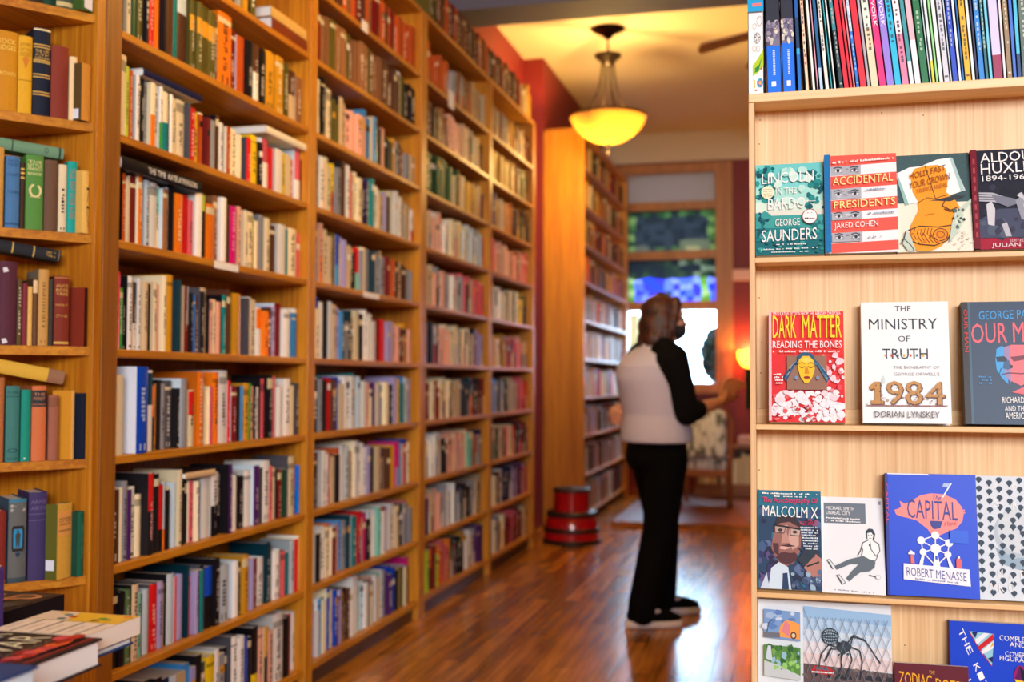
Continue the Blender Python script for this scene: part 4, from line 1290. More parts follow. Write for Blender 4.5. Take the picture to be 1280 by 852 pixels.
for k in range(7):
    x = 1140 + 4.3 * k
    c.line([(x, 286), (x - 2, 293), (x + 1, 300), (x + 5, 305)], .8, (150, 84, 30))
c.oval(1176, 295, 9, 8, (236, 140, 40)); c.line([(1176 + 9 * math.cos(a * .5), 295 + 8 * math.sin(a * .5)) for a in range(14)], .9, INK); c.line([(1176 + 5 * math.cos(a * .5), 295 + 4 * math.sin(a * .5)) for a in range(14)], .7, INK)
c.blobs(14, (1140, 286, 1188, 306), [(226, 126, 36), (250, 176, 70), (160, 86, 36)], 1, 3, 44)
c.line([(1138, 302), (1150, 307), (1168, 309), (1184, 303), (1190, 292)], 1.2, INK)
c.line([(1184, 250), (1180, 258), (1190, 264), (1200, 260)], 1, INK); c.line([(1182, 262), (1190, 266), (1196, 262)], 1, INK)
c.poly([(1196, 264), (1204, 260), (1216, 250), (1216, 255), (1206, 268), (1204, 282), (1196, 296), (1186, 306), (1190, 284)], (196, 214, 196)); c.blobs(16, (1192, 262, 1206, 294), [(96, 110, 100), (220, 230, 210), (60, 70, 66)], 1, 3, 45)
c.poly([(1128, 306), (1134, 288), (1138, 296), (1144, 315), (1134, 315)], (200, 214, 198)); c.line([(1132, 290), (1130, 300), (1138, 308), (1142, 315)], 1.2, (70, 84, 80)); c.line([(1126, 306), (1130, 298)], 1.4, (70, 84, 80))
BR = (140, 76, 30)
c.text('HOLD FAST', 1140, 214, 1186, 222, BR, 10); c.text('YOUR CROWN', 1139, 226, 1191, 235, BR, 11); c.text('YANNICK HAENEL', 1148, 235, 1188, 241, (170, 96, 40), 8); c.marks(1158, 1170, 270, 1.2, (200, 120, 40), 46, 2)
c.blobs(20, (1190, 292, 1216, 314), [(200, 196, 180), (214, 210, 196)], .6, 1.5, 47)
c.done()

# --- A4 dark portrait with raised hand
c = Cover('A', 1217, 184, 1332, 313.5, .024, (36, 40, 58), 'dark hardcover with a resting hand in black and white and a red foot band', spine=(112, 22, 44), hard=True, name='hardcover_book')
c.rect(1225, 184, 1332, 300, (34, 38, 56)); c.rect(1225, 299, 1332, 313.5, (166, 22, 60))
c.blobs(40, (1228, 230, 1330, 296), [(40, 44, 66), (30, 34, 50), (52, 56, 80)], 4, 12, 50)
c.poly([(1225, 276), (1250, 262), (1280, 262), (1300, 272), (1332, 268), (1332, 299), (1225, 299)], (74, 80, 100)); c.blobs(24, (1228, 268, 1326, 298), [(58, 62, 84), (86, 92, 112), (44, 48, 68)], 3, 9, 51)
c.poly([(1235, 256), (1242, 252), (1246, 262), (1244, 284), (1236, 282)], (206, 208, 214)); c.poly([(1253, 282), (1260, 280), (1265, 298), (1258, 298)], (186, 188, 196))
for k in range(4): c.poly([(1226, 240 + k * 3.2), (1244, 241 + k * 3.2), (1262, 248 + k * 2), (1262, 251 + k * 2), (1244, 243.5 + k * 3.2), (1226, 242 + k * 3.2)], (180, 184, 194))
c.poly([(1242, 244), (1256, 246), (1272, 250), (1276, 256), (1262, 260), (1248, 254)], (120, 124, 140))
c.poly([(1272, 252), (1284, 244), (1310, 236), (1326, 250), (1322, 280), (1296, 286), (1278, 276)], (150, 154, 166)); c.blobs(18, (1276, 244, 1322, 282), [(200, 202, 208), (110, 114, 130), (70, 74, 92)], 2, 7, 52)
c.text('ALDOUS', 1230, 189, 1304, 202, WH, 2); c.text('HUXLEY', 1230, 203, 1306, 217, WH, 2); c.text('1894-1963', 1231, 219, 1292, 226, WH, 1)
c.text('EDITED BY', 1262, 302, 1290, 305.5, (236, 200, 210)); c.text('JULIAN HUXLEY', 1239, 306.5, 1322, 313, (240, 226, 230))
c.rect(1217, 184, 1225, 313.5, (116, 24, 46))
for k in range(9): c.rect(1219.5, 196 + 12 * k, 1222.5, 203 + 12 * k, (170, 70, 84))
c.done(M['gloss'])

# --- B1 red cover with a face in blue hair
c = Cover('B', 961, 389.5, 1056, 527, .022, (224, 50, 56), 'worn red paperback with a yellow face in blue hair above a white scuffed foot')
c.rect(965, 390, 1055, 445, (232, 62, 56))
c.blobs(170, (967, 490, 1053, 524), [(250, 246, 246), (246, 238, 240), (244, 234, 238), (238, 232, 238)], 2, 6, 60, .9); c.blobs(26, (1030, 440, 1054, 500), [(240, 150, 156), (246, 214, 220), (232, 84, 90), (250, 236, 238)], 2, 6, 61); c.blobs(12, (966, 484, 984, 526), [(232, 90, 96), (246, 220, 224)], 2, 5, 62)
c.rect(984, 446, 1034, 488, (150, 110, 90))
for k in range(34):
    a = math.radians(-172 + 164 * k / 33) + (.3 if k % 2 else 0) * .2
    c.line([(1008, 456), (1008 + 15 * math.cos(a), 458 + 9 * math.sin(a)), (1008 + (26 + (k * 7) % 5) * math.cos(a), 466 + 19 * math.sin(a) + abs(math.cos(a)) * 14)], 2.2, [(40, 84, 120), (70, 116, 150), (30, 60, 92), (150, 170, 160)][k % 4])
c.oval(1008, 450, 11, 8, (46, 90, 124))
c.poly([(999, 452), (1004, 447), (1012, 447), (1018, 453), (1019, 463), (1016, 473), (1011, 480), (1006, 480), (1001, 473), (998, 463)], (246, 196, 40))
c.oval(1009, 452, 7, 3, (250, 214, 90)); c.poly([(1007, 460), (1010, 460), (1012, 469), (1006, 469)], (214, 140, 40))
for ex in (1003, 1014): c.line([(ex - 3.4, 460), (ex, 461.6), (ex + 3.4, 460)], 1.2, (120, 60, 30)); c.line([(ex - 3.6, 456.5), (ex, 455), (ex + 3.6, 456.5)], .9, (150, 90, 30))
c.oval(1009, 473.5, 4, 1.8, (170, 60, 40)); c.line([(1005, 473.4), (1013, 473.4)], .5, (110, 30, 24))
for ex in (995.5, 1022.5): c.oval(ex, 474, 2, 2.4, (120, 150, 190))
YL = (246, 226, 60)
c.text('DARK', 966, 396, 996, 424, YL); c.text('MATTER', 1004, 396, 1053, 424, YL); c.text('READING THE BONES', 966, 428, 1053, 437, WH); c.text('SPECULATIVE FICTION FROM THE AFRICAN DIASPORA', 966, 391.5, 1052, 396, WH); c.marks(966, 1050, 442.5, 2.6, (250, 220, 220), 63)
for k in range(4): c.marks(967 + k, 979, 471 + 3.5 * k, 2.2, WH, 64 + k)
c.blobs(12, (994, 508, 1020, 514), [(214, 40, 50), (190, 60, 90)], 1, 2.4, 68); c.marks(996, 1014, 509, 1.6, (226, 40, 50), 69); c.blobs(10, (968, 519, 1018, 526), [(222, 50, 56), (232, 110, 116)], 1.5, 4, 70, .6)
c.rect(961, 389.5, 964.5, 527, (236, 190, 196))
c.done()

# --- B2 white hardcover with big weathered numerals
c = Cover('B', 1078, 378.5, 1189, 528.5, .03, (238, 242, 242), 'white hardcover with thin capitals and four weathered brown numerals', spine=(226, 232, 232), hard=True, name='hardcover_book')
DK = (34, 44, 60)
c.text('THE', 1121.5, 383.5, 1142, 390.5, DK); c.text('MINISTRY', 1088, 399.5, 1175, 413, DK); c.text('OF', 1125, 421, 1140, 428.5, DK); c.text('TRUTH', 1104.5, 437, 1162, 450, DK)
for k in range(7): c.rect(1107 + 8 * k, 444, 1109.4 + 8 * k, 447, [(236, 176, 40), (210, 60, 40), (40, 120, 140)][k % 3])
c.text('THE BIOGRAPHY OF', 1118, 458.5, 1176, 462, (150, 156, 160)); c.text("GEORGE ORWELL'S", 1118.5, 466.5, 1176, 470.5, (160, 164, 168))
c.blobs(26, (1082, 494, 1184, 507), [(214, 212, 206), (150, 120, 110), (170, 150, 130), (226, 226, 222)], 1, 3.5, 80, .6)
c.poly([(1103, 480), (1103, 474), (1105, 470), (1107, 474), (1107, 480)], (200, 220, 214))
for s, x0, x1, y0, y1 in (('1', 1087, 1105, 479, 506.5), ('9', 1109, 1130, 478, 507), ('8', 1133, 1154, 478, 507), ('4', 1158, 1181, 479, 507)):
    for k in range(4):
        col = (92, 56, 40) if k < 3 else (190, 134, 66)
        dx, dy = -.5 * k + 1, -.3 * k
        if s == '1': c.poly([(x + dx, y + dy) for x, y in ((1087, 485), (1094, 479), (1101, 479), (1101, 502), (1105, 502), (1105, 506.5), (1089, 506.5), (1089, 502), (1094, 502), (1094, 487), (1088, 489))], col)
        else: c.text(s, x0 + dx, y0 + dy, x1 + dx, y1 + dy, col)
    c.blobs(14, (x0 + 2, y0 + 2, x1 - 2, y1 - 2), [(130, 84, 54), (214, 170, 100), (84, 48, 36)], .5, 1.2, 81 + x0)
c.line([(1083, 507.5), (1184, 507.5)], 1.2, (150, 90, 90))
c.text('DORIAN LYNSKEY', 1093, 514.5, 1174, 522, (60, 54, 66))
c.done(M['gloss'])

# --- B3 slate hardcover, red and blue face
c = Cover('B', 1206, 378, 1322, 531.5, .03, (52, 74, 94), 'slate-blue hardcover with a stern face half blue and half pink', spine=(40, 38, 48), hard=True, name='hardcover_book')
c.rect(1206, 378, 1214, 531.5, (44, 38, 46)); c.rect(1214, 378, 1217, 531.5, (70, 96, 118))
BL = (52, 156, 226); PK = (246, 96, 110)
c.text('GEORGE PACKER', 1228, 390, 1318, 401, BL, 2); c.text('OUR MAN', 1217.5, 406, 1316, 431.5, PK, 3)
c.poly([(1247, 452), (1249, 438), (1256, 434), (1262, 440), (1262, 482), (1254, 474), (1248, 464)], (64, 160, 226)); c.poly([(1258, 436), (1268, 433), (1284, 433), (1300, 440), (1302, 462), (1292, 476), (1278, 484), (1266, 478), (1260, 470)], (240, 110, 120))
c.poly([(1258, 436), (1266, 434), (1266, 480), (1258, 472)], (150, 130, 176)); c.poly([(1248, 448), (1258, 447), (1262, 450), (1262, 454), (1249, 454)], (30, 50, 70)); c.poly([(1266, 448), (1284, 446), (1290, 450), (1270, 454)], (110, 50, 70)); c.poly([(1258, 454), (1264, 452), (1268, 462), (1262, 464), (1256, 462)], (60, 90, 130)); c.line([(1254, 470), (1264, 468), (1280, 469), (1288, 467)], 1.4, (90, 44, 64)); c.line([(1254, 462), (1251, 470)], 1, (36, 70, 104)); c.oval(1267, 460, 1.6, 2, (40, 40, 50)); c.poly([(1266, 492), (1280, 486), (1300, 488), (1310, 492), (1290, 496)], (240, 96, 108))
for k in range(3): c.marks(1223 + k, 1241, 474 + 4 * k, 2, (70, 140, 200), 90 + k)
c.text('RICHARD HOLBROOKE', 1253.5, 498, 1344, 505.5, WH, 1); c.text('AND THE END OF THE', 1256, 509, 1344, 515.5, WH, 1); c.text('AMERICAN CENTURY', 1256.5, 517, 1344, 525, WH, 1)
for s, ya, yb in (('OUR MAN', 388, 442),):
    c.lay += 1
    o = Vector(c.P(1208.2, ya)); put_text(c.mb, s, (o.x, o.y, o.z), Vector((0, 0, c.P(0, yb)[2] - o.z)), Vector((c.P(1213, 0)[0] - c.P(1208, 0)[0], 0, 0)), (222, 60, 50))
c.done(M['gloss'])

# --- C1 portrait with glasses
c = Cover('C', 944, 615.5, 1027, 742, .02, (40, 70, 96), 'paperback with a painted portrait of a man in browline glasses, first on the third ledge')
c.rect(944, 615.5, 1027, 650, (36, 110, 136)); c.blobs(60, (946, 640, 1026, 740), [(50, 70, 110), (70, 90, 130), (36, 44, 76), (90, 110, 150), (40, 110, 140)], 3, 9, 100)
c.blobs(24, (944, 690, 970, 740), [(56, 50, 96), (90, 80, 130), (40, 36, 70)], 3, 7, 101)
SK, SKL, SKD = (150, 100, 92), (206, 162, 146), (84, 48, 56)
c.poly([(966, 664), (972, 654), (984, 650), (996, 656), (1002, 668), (1000, 692), (992, 708), (980, 714), (970, 706), (962, 690)], SK)
c.poly([(966, 662), (970, 652), (980, 647), (993, 649), (1002, 660), (1003, 670), (999, 663), (986, 656), (974, 658)], (62, 44, 50))
c.poly([(986, 662), (998, 668), (998, 686), (990, 692), (984, 680)], SKL); c.poly([(972, 662), (984, 660), (982, 668), (972, 668)], SKL); c.poly([(977, 668), (982, 668), (986, 683), (975, 684)], (190, 140, 126)); c.poly([(964, 684), (972, 684), (972, 700), (966, 696)], SKD)
c.poly([(968, 702), (974, 696), (980, 695), (986, 696), (993, 695), (997, 699), (993, 706), (984, 711), (974, 708)], (88, 48, 52)); c.poly([(974, 688), (984, 687), (988, 689), (980, 692), (973, 691)], (226, 170, 160)); c.poly([(974, 687), (985, 685), (994, 687), (984, 688.4)], (70, 40, 46))
c.poly([(966, 662), (980, 663), (980, 671), (968, 671)], (186, 156, 146)); c.poly([(986, 664), (1000, 666), (999, 674), (987, 673)], (196, 166, 154)); c.line([(966, 661), (981, 662.5), (986, 663.5), (1002, 665.5)], 2.2, (30, 28, 36)); c.oval(974, 667, 3, 2, (60, 44, 44)); c.oval(993, 669, 3, 2, (60, 44, 44))
c.line([(967, 662), (967, 670), (979, 671), (981, 663)], .8, (50, 46, 50)); c.line([(987, 664), (987, 673), (999, 674), (1001, 666)], .8, (50, 46, 50))
c.poly([(958, 742), (962, 716), (972, 708), (984, 714), (988, 742)], (206, 224, 236)); c.poly([(977, 722), (983, 721), (985, 742), (976, 742)], (36, 64, 96)); c.poly([(948, 742), (956, 722), (960, 742)], (200, 214, 230))
c.poly([(996, 704), (1010, 684), (1024, 694), (1026, 716), (1012, 722)], (44, 56, 70)); c.poly([(1004, 714), (1020, 696), (1027, 702), (1027, 722), (1016, 726)], (178, 120, 108)); c.line([(1008, 712), (1024, 706)], 2, (30, 30, 38)); c.blobs(20, (990, 716, 1026, 740), [(60, 80, 110), (150, 180, 200), (90, 110, 140)], 2, 5, 102); c.line([(998, 690), (1018, 700)], 2, (40, 60, 80))
c.marks(950, 1022, 621, 2, WH, 103); c.marks(966, 1010, 624.5, 1.8, WH, 104)
c.text('The Autobiography Of', 951, 625, 1023, 634, (226, 30, 96), 0); c.text('MALCOLM X', 951, 636, 1023, 650, WH, -1); c.marks(1010, 1022, 654, 1.6, (226, 30, 70), 105); c.text('ALEX HALEY', 999, 655, 1022, 660, (216, 24, 60))
for k in range(9): c.marks(1000 + k * .6, 1023, 663.5 + 3.4 * k, 2, (214, 226, 234), 106 + k)
c.rect(944, 615.5, 946, 742, (24, 90, 112))
c.done()

# --- C2 white paperback with seated line figure
c = Cover('C', 1027.5, 621.5, 1107, 745, .01, (236, 238, 240), 'white paperback with a grey title box and a line drawing of a seated person')
c.rect(1031, 629.5, 1084.5, 656, (110, 122, 134)); c.text('MICHAEL SMITH', 1034, 634, 1070, 638.5, WH, -.5); c.text('UNREAL CITY', 1034, 640, 1065, 644.6, WH, -.5); c.marks(1034, 1077, 650, 1.8, WH, 120, -1); c.marks(1034, 1078, 653.5, 1.8, WH, 121, -1)
c.rect(1101, 626, 1104, 630.5, (150, 158, 166)); c.marks(1043, 1092, 741.5, 1.5, (140, 150, 160), 122, -2)
D = (60, 74, 86)
c.poly([(1084, 665), (1088, 661.5), (1093, 662), (1096, 668), (1094.5, 676), (1085, 675)], D); c.poly([(1086, 667.5), (1091, 666.5), (1093.5, 670), (1092, 677), (1088, 677), (1086, 674)], WH); c.oval(1087.5, 670, .7, .6, D); c.oval(1091.4, 670, .7, .6, D); c.line([(1088, 674), (1091, 674)], .7, D); c.line([(1089.4, 670.5), (1089, 672.4)], .5, D)
c.poly([(1080, 680), (1088, 676), (1093, 677), (1100, 681), (1101, 690), (1095, 703), (1085, 701), (1078, 698)], WH)
c.line([(1088, 676), (1080, 680), (1077, 690), (1073, 697)], 1.1, D); c.line([(1093, 677), (1100, 681), (1101, 690), (1096, 697), (1090, 688), (1089, 678)], 1.1, D); c.line([(1080, 688), (1078, 697), (1084, 701), (1095, 703), (1098, 696)], 1, D); c.oval(1088.5, 683, 1.2, 1.6, D)
c.poly([(1044, 711), (1062, 702), (1080, 697), (1088, 701), (1095, 704), (1094, 711), (1088, 716), (1076, 718), (1068, 724), (1062, 730), (1058, 726), (1066, 716), (1074, 708), (1064, 708), (1046, 716)], (96, 108, 118))
for fx, fy in ((1034, 704), (1046, 723)):
    c.poly([(fx, fy), (fx + 3, fy - 1), (fx + 9, fy + 7), (fx + 11, fy + 9), (fx + 7, fy + 11)], (226, 230, 232)); c.line([(fx, fy), (fx + 3, fy - 1), (fx + 9, fy + 6), (fx + 11, fy + 9), (fx + 7, fy + 11), (fx, fy)], .8, D); c.line([(fx + 2, fy + 2), (fx + 7, fy + 10)], .6, D)
c.oval(1098, 723, 3.4, 3.2, (200, 206, 210)); c.oval(1098, 723, 2.6, 2.4, (236, 238, 240)); c.line([(1087, 721), (1095, 723)], 1.2, D)
c.done()

# --- C3 blue hardcover with a pink pig balloon
BLU = (16, 74, 214)
c = Cover('C', 1109, 595.5, 1224, 755, .028, BLU, 'bright blue hardcover with a pink pig balloon above a white molecule-shaped tower', spine=(20, 56, 170), hard=True, name='hardcover_book')
c.rect(1109, 595.5, 1112.5, 755, (20, 50, 150)); c.poly([(1112, 595.6), (1164, 595.6), (1166, 597.4), (1112, 597)], (230, 234, 244))
PG = (246, 138, 132)
c.poly([(1120, 644), (1124, 643), (1129, 640), (1127, 632), (1134, 636), (1142, 632), (1154, 624), (1168, 621), (1184, 622), (1198, 628), (1206, 638), (1208, 646), (1206, 656), (1198, 666), (1188, 670), (1180, 674), (1172, 678), (1168, 677), (1162, 668), (1148, 657), (1136, 654), (1126, 652), (1122, 650)], PG)
c.line([(1206, 644), (1209, 641), (1208, 646), (1210, 645)], 1, PG)
c.line([(1182, 626), (1193, 608)], 1.6, WH); c.poly([(1184, 607), (1192, 608), (1190, 613), (1182, 612)], (170, 190, 230)); c.oval(1193, 608, 1, 1, WH)
DB2 = (44, 52, 140)
c.text('CAPITAL', 1136.5, 629.5, 1200, 654, DB2, -2); c.text('The', 1168, 622.5, 1179, 629, DB2, -1, 2); c.text('A Novel', 1182.5, 658, 1198, 664.5, (196, 90, 110), 3); c.poly([(1165, 657), (1181, 657), (1178, 666), (1170, 668), (1166, 663)], DB2)
nodes = dict(t=(1171, 675.5, 5), l=(1153, 683, 5), r=(1188, 685, 5), c=(1171, 693, 6.4), bl=(1155, 698, 4.4), br=(1186, 700, 4.4), b=(1171, 716, 4))
for a, b_ in (('t', 'l'), ('t', 'r'), ('t', 'c'), ('l', 'c'), ('r', 'c'), ('l', 'bl'), ('r', 'br'), ('bl', 'c'), ('br', 'c'), ('bl', 'b'), ('br', 'b'), ('c', 'b')):
    c.line([nodes[a][:2], nodes[b_][:2]], 1.4, WH)
for x, y, rr in nodes.values(): c.oval(x, y, rr, rr, WH)
c.poly([(1149, 716), (1154, 700), (1157, 700), (1154, 716)], WH); c.poly([(1188, 718), (1184, 702), (1187, 702), (1193, 718)], WH); c.poly([(1167, 716), (1169, 698), (1173, 698), (1176, 716)], WH); c.rect(1170, 702, 1173, 707, BLU)
c.poly([(1130, 713.5), (1212, 718), (1213, 739.5), (1129.5, 734)], (240, 240, 246)); c.text('ROBERT MENASSE', 1133.5, 718, 1208, 729, DB2, -4.5); c.marks(1144, 1198, 733.5, 2, (120, 126, 170), 130, -3)
c.poly([(1136, 700), (1139, 696), (1144, 699), (1144.6, 701.5), (1136, 701.5)], WH); c.poly([(1139, 702), (1143, 702), (1144, 713), (1139, 713)], (222, 110, 110)); c.poly([(1196, 706), (1199, 702), (1203, 707), (1203, 717), (1196, 717)], (222, 90, 96)); c.oval(1199.4, 703, 1.4, 1.6, WH); c.rect(1189, 668.5, 1212, 685, (30, 90, 222))
c.lay += 1
o = Vector(c.P(1109.4, 610)); put_text(c.mb, 'CAPITAL', o, Vector((0, 0, c.P(0, 662)[2] - o.z)), Vector((c.P(1112.2, 0)[0] - c.P(1109.4, 0)[0], 0, 0)), (222, 80, 84))
c.done(M['gloss'])

# --- C4 dotted cover
c = Cover('C', 1224.5, 598, 1330, 758, .02, (216, 226, 234), 'pale grey book patterned all over with small dark head-shaped dots', yoff=.02)
c.oval(1276, 672, 31, 32, (184, 198, 208)); c.oval(1279, 668, 29, 30, (208, 218, 224)); c.poly([(1246, 690), (1254, 712), (1276, 719), (1302, 714), (1302, 700), (1270, 704)], (150, 176, 194))
r = random.Random(5)
for i in range(8):
    for j in range(14):
        x, y = 1224.5 + 4 + 13 * i, 603 + 11.8 * j + (i % 2) * 4
        if x > 1327 or y > 754: continue
        kx = (r.uniform(-3, 3), r.uniform(-3, 3)) if (x - 1278) ** 2 + (y - 670) ** 2 < 900 else (0, 0)
        x, y = min(x + kx[0], 1327), y + kx[1]
        c.lay = 4
        c.mb.face([c.P(x + 3.9 * math.cos(a) * (1.05 if math.sin(a) < .3 else .8), y + 3.7 * math.sin(a)) for a in [k * math.pi / 5 for k in range(10)]], (62, 80, 92))
        c.mb.face([c.P(x - 1.4, y + 2.6), c.P(x + 1, y + 2.6), c.P(x + .6, y + 4.8), c.P(x - 1, y + 4.8)], (62, 80, 92))
for s, x, y in (('V', 1249, 610), ('O', 1274, 612), ('S', 1250, 634), ('N', 1274, 636), ('M', 1251, 724), ('A', 1264, 730), ('T', 1277, 724), ('A', 1239, 741), ('K', 1252, 742), ('O', 1264, 742)):
    c.text(s, x - 3.4, y - 5, x + 3.4, y + 5, WH, 0)
c.done()

# --- D1 field guide with spider sculpture photo
c = Cover('D', 943, 757, 1117, 925, .022, (226, 232, 236), 'broad white paperback with photographs, the largest of a giant wire spider behind a fence')
sky = [(150, 190, 226), (176, 206, 232), (204, 220, 234), (226, 222, 226), (226, 206, 204)]
for k, col in enumerate(sky): c.poly([(1003, 762 + 12.4 * k), (1117, 767 + 12 * k), (1117, 767 + 12 * (k + 1)), (1003, 762 + 12.4 * (k + 1))], col)
c.poly([(1003, 823), (1117, 828), (1117, 850), (1003, 844.5)], (96, 84, 84)); c.blobs(40, (1004, 826, 1116, 846), [(110, 96, 92), (84, 74, 76), (124, 108, 100)], 2, 5, 140, .4)
c.poly([(1013, 829), (1016, 825), (1022, 824.5), (1036, 825), (1042, 829), (1042, 834), (1013, 833)], (190, 40, 44)); c.poly([(1017, 828), (1020, 825.4), (1034, 826), (1036, 829)], (90, 100, 116)); c.oval(1019, 833.5, 2, 2, (30, 30, 34)); c.oval(1036, 834.5, 2, 2, (30, 30, 34)); c.rect(1013, 830.5, 1042, 832, (230, 230, 226))
for x in (1046, 1056, 1082, 1094, 1108): c.poly([(x, 836), (x + 2, 832), (x + 8, 832), (x + 10, 837)], (44, 44, 52))
SP = (36, 58, 66)
for pts in ([(1048, 804), (1036, 802), (1026, 812), (1023, 826)], [(1048, 806), (1038, 806), (1030, 820)], [(1052, 804), (1052, 824), (1044, 838)], [(1064, 802), (1068, 790), (1084, 796), (1102, 818)], [(1060, 800), (1066, 792), (1082, 794)], [(1062, 804), (1066, 816), (1056, 838)], [(1062, 802), (1076, 806), (1079, 818), (1076, 836)], [(1056, 806), (1052, 816)], [(1040, 804), (1032, 818)]):
    c.line(pts, 1.5, SP)
c.poly([(1046, 801), (1054, 797), (1064, 799), (1066, 804), (1056, 811), (1048, 807)], (50, 64, 74)); c.blobs(10, (1046, 798, 1064, 812), [(60, 72, 84), (36, 44, 56)], 1, 3, 141)
c.oval(1038, 793, 11, 9, (176, 196, 214))
for a in range(5): c.line([(1038 + 11 * math.cos(2 * math.pi * k / 12), 793 + (9 - a * 3.4) * math.sin(2 * math.pi * k / 12)) for k in range(13)], .8, SP)
for a in range(4): c.line([(1038 + (10 - a * 3.4) * math.cos(2 * math.pi * k / 12), 793 + 9 * math.sin(2 * math.pi * k / 12)) for k in range(13)], .8, SP)
for k in range(-7, 14):
    for s in (1, -1):
        x0 = 1003 + k * 11 if s == 1 else 1117 - k * 11
        pts = [(x0 + s * tt * 60 * .62, 763 + tt * 60 * 1.3) for tt in [i / 8 for i in range(9)]]
        pts = [(x, y) for x, y in pts if 1003 <= x <= 1117 and 763 + (x - 1003) * .043 <= y <= 842]
        if len(pts) > 1: c.line(pts, .55, (110, 120, 134))
c.poly([(951, 767), (999, 769), (999, 800), (951, 797.5)], (120, 156, 204)); c.blobs(14, (953, 769, 997, 786), [(200, 214, 230), (160, 186, 220), (90, 130, 190)], 3, 8, 142, .6); c.poly([(969, 796), (973, 784), (980, 778), (990, 779), (998, 782), (998, 798)], (240, 160, 80)); c.poly([(974, 790), (980, 778), (986, 784), (984, 796)], (220, 130, 140)); c.oval(990, 794, 4, 4, (90, 60, 50)); c.oval(990, 794, 2.4, 2.4, (226, 200, 160)); c.rect(951, 792, 972, 797.4, (110, 110, 120)); c.line([(955, 792), (957, 782), (962, 778)], 1, (70, 70, 80))
c.poly([(951, 805), (999, 806.5), (999, 841), (951, 838)], (90, 140, 70)); c.blobs(26, (953, 807, 997, 824), [(50, 96, 50), (120, 166, 84), (150, 190, 210), (70, 120, 60)], 2, 5, 143); c.poly([(951, 822), (970, 826), (999, 836), (999, 841), (951, 838)], (196, 204, 206)); c.blobs(14, (964, 822, 996, 832), [(110, 180, 80), (150, 206, 110)], 1.5, 4, 144); c.poly([(953, 820), (956, 806), (960, 806), (962, 822)], (200, 214, 226))
c.text('A FIELD GUIDE TO', 957, 849, 996, 852.6, (150, 150, 150), -1); c.text('MUSEUMS', 1003, 850, 1094, 868, (40, 36, 40), -3)
c.done(M['gloss'])
# --- D3 kite handbook, D2 zodiac in front
c = Cover('D', 1190, 782, 1332, 925, .018, (22, 72, 206), 'blue kite book with a striped triangular kite and slanting white capitals', yoff=.034)


def slanted(s, x, y, n, dx, dy, hx, hy):
    """capitals set one after another down a slope"""
    for k, ch in enumerate(s):
        if ch != ' ':
            px, py = x + dx * k, y + dy * k
            c.lay = 3
            o = Vector(c.P(px, py)); u = Vector(c.P(px + dx * .82, py + dy * .82)) - o; v = Vector(c.P(px + hx, py + hy)) - o
            u.y = v.y = 0
            put_text(c.mb, ch, o, u, v, WH)


slanted('THE KITE BOOK', 1200.5, 791.5, 12, 4.6, 8.0, 6.4, -3.2)
slanted('HANDY', 1206, 834, 5, 4.6, 8.0, 6.4, -3.2)
KT = [(1215, 791), (1247, 792.5), (1243, 823)]
c.poly(KT, (150, 206, 222)); c.poly([(1218, 791.6), (1226, 791.4), (1223, 797), (1221, 796)], (26, 40, 96)); c.poly([(1246, 792), (1246.6, 798), (1228, 809), (1225, 806)], (206, 24, 40)); c.poly([(1234, 792), (1241, 792.2), (1224, 804), (1222, 799)], (236, 240, 244)); c.poly([(1246, 799), (1245.4, 806), (1231, 812.5), (1229, 810)], (240, 240, 240)); c.poly([(1245, 800), (1245.6, 803), (1241, 806)], (236, 170, 30)); c.poly([(1244.6, 814), (1243.8, 820), (1238, 816)], (26, 40, 96)); c.line([(1215, 791), (1229, 810), (1243, 823)], .8, (206, 40, 60))
c.text('COMPLETE GUIDE', 1253.5, 793, 1322, 798, WH, -2); c.text('AND FLYING', 1266, 799, 1322, 803.5, WH, -1); c.text('COVERS MAKING', 1260, 808, 1322, 812.5, WH, -2); c.text('FIGURATIVE KITES', 1253, 812.5, 1326, 817, WH, -2)
c.oval(1279, 831, 8.6, 10.4, (150, 20, 110)); c.poly([(1271.5, 834), (1278, 820.6), (1281, 834)], (90, 20, 90)); c.poly([(1271, 834), (1287, 836), (1281, 841.4), (1275, 840.4)], (240, 210, 40)); c.poly([(1278, 821), (1287.4, 829), (1287, 836), (1280, 834)], (30, 20, 50))
c.done(M['gloss'])
c = Cover('D', 1120, 833, 1213.5, 925, .012, (96, 18, 40), 'small maroon paperback with yellow hand lettering standing before the kite book', yoff=.006, lean=.12)
c.text('THE', 1164, 838, 1171, 841, (230, 170, 40)); c.text('ZODIAC', 1125.5, 840, 1167, 851, (246, 176, 30), -2); c.text('DOZEN', 1172, 844, 1211, 854, (246, 176, 30), -2); c.marks(1126, 1206, 858, 2, (230, 170, 60), 150, -3)
c.oval(1166, 890, 30, 22, (150, 40, 50)); c.blobs(12, (1146, 876, 1188, 904), [(240, 180, 60), (120, 30, 60), (60, 120, 130)], 3, 7, 151)
c.done()

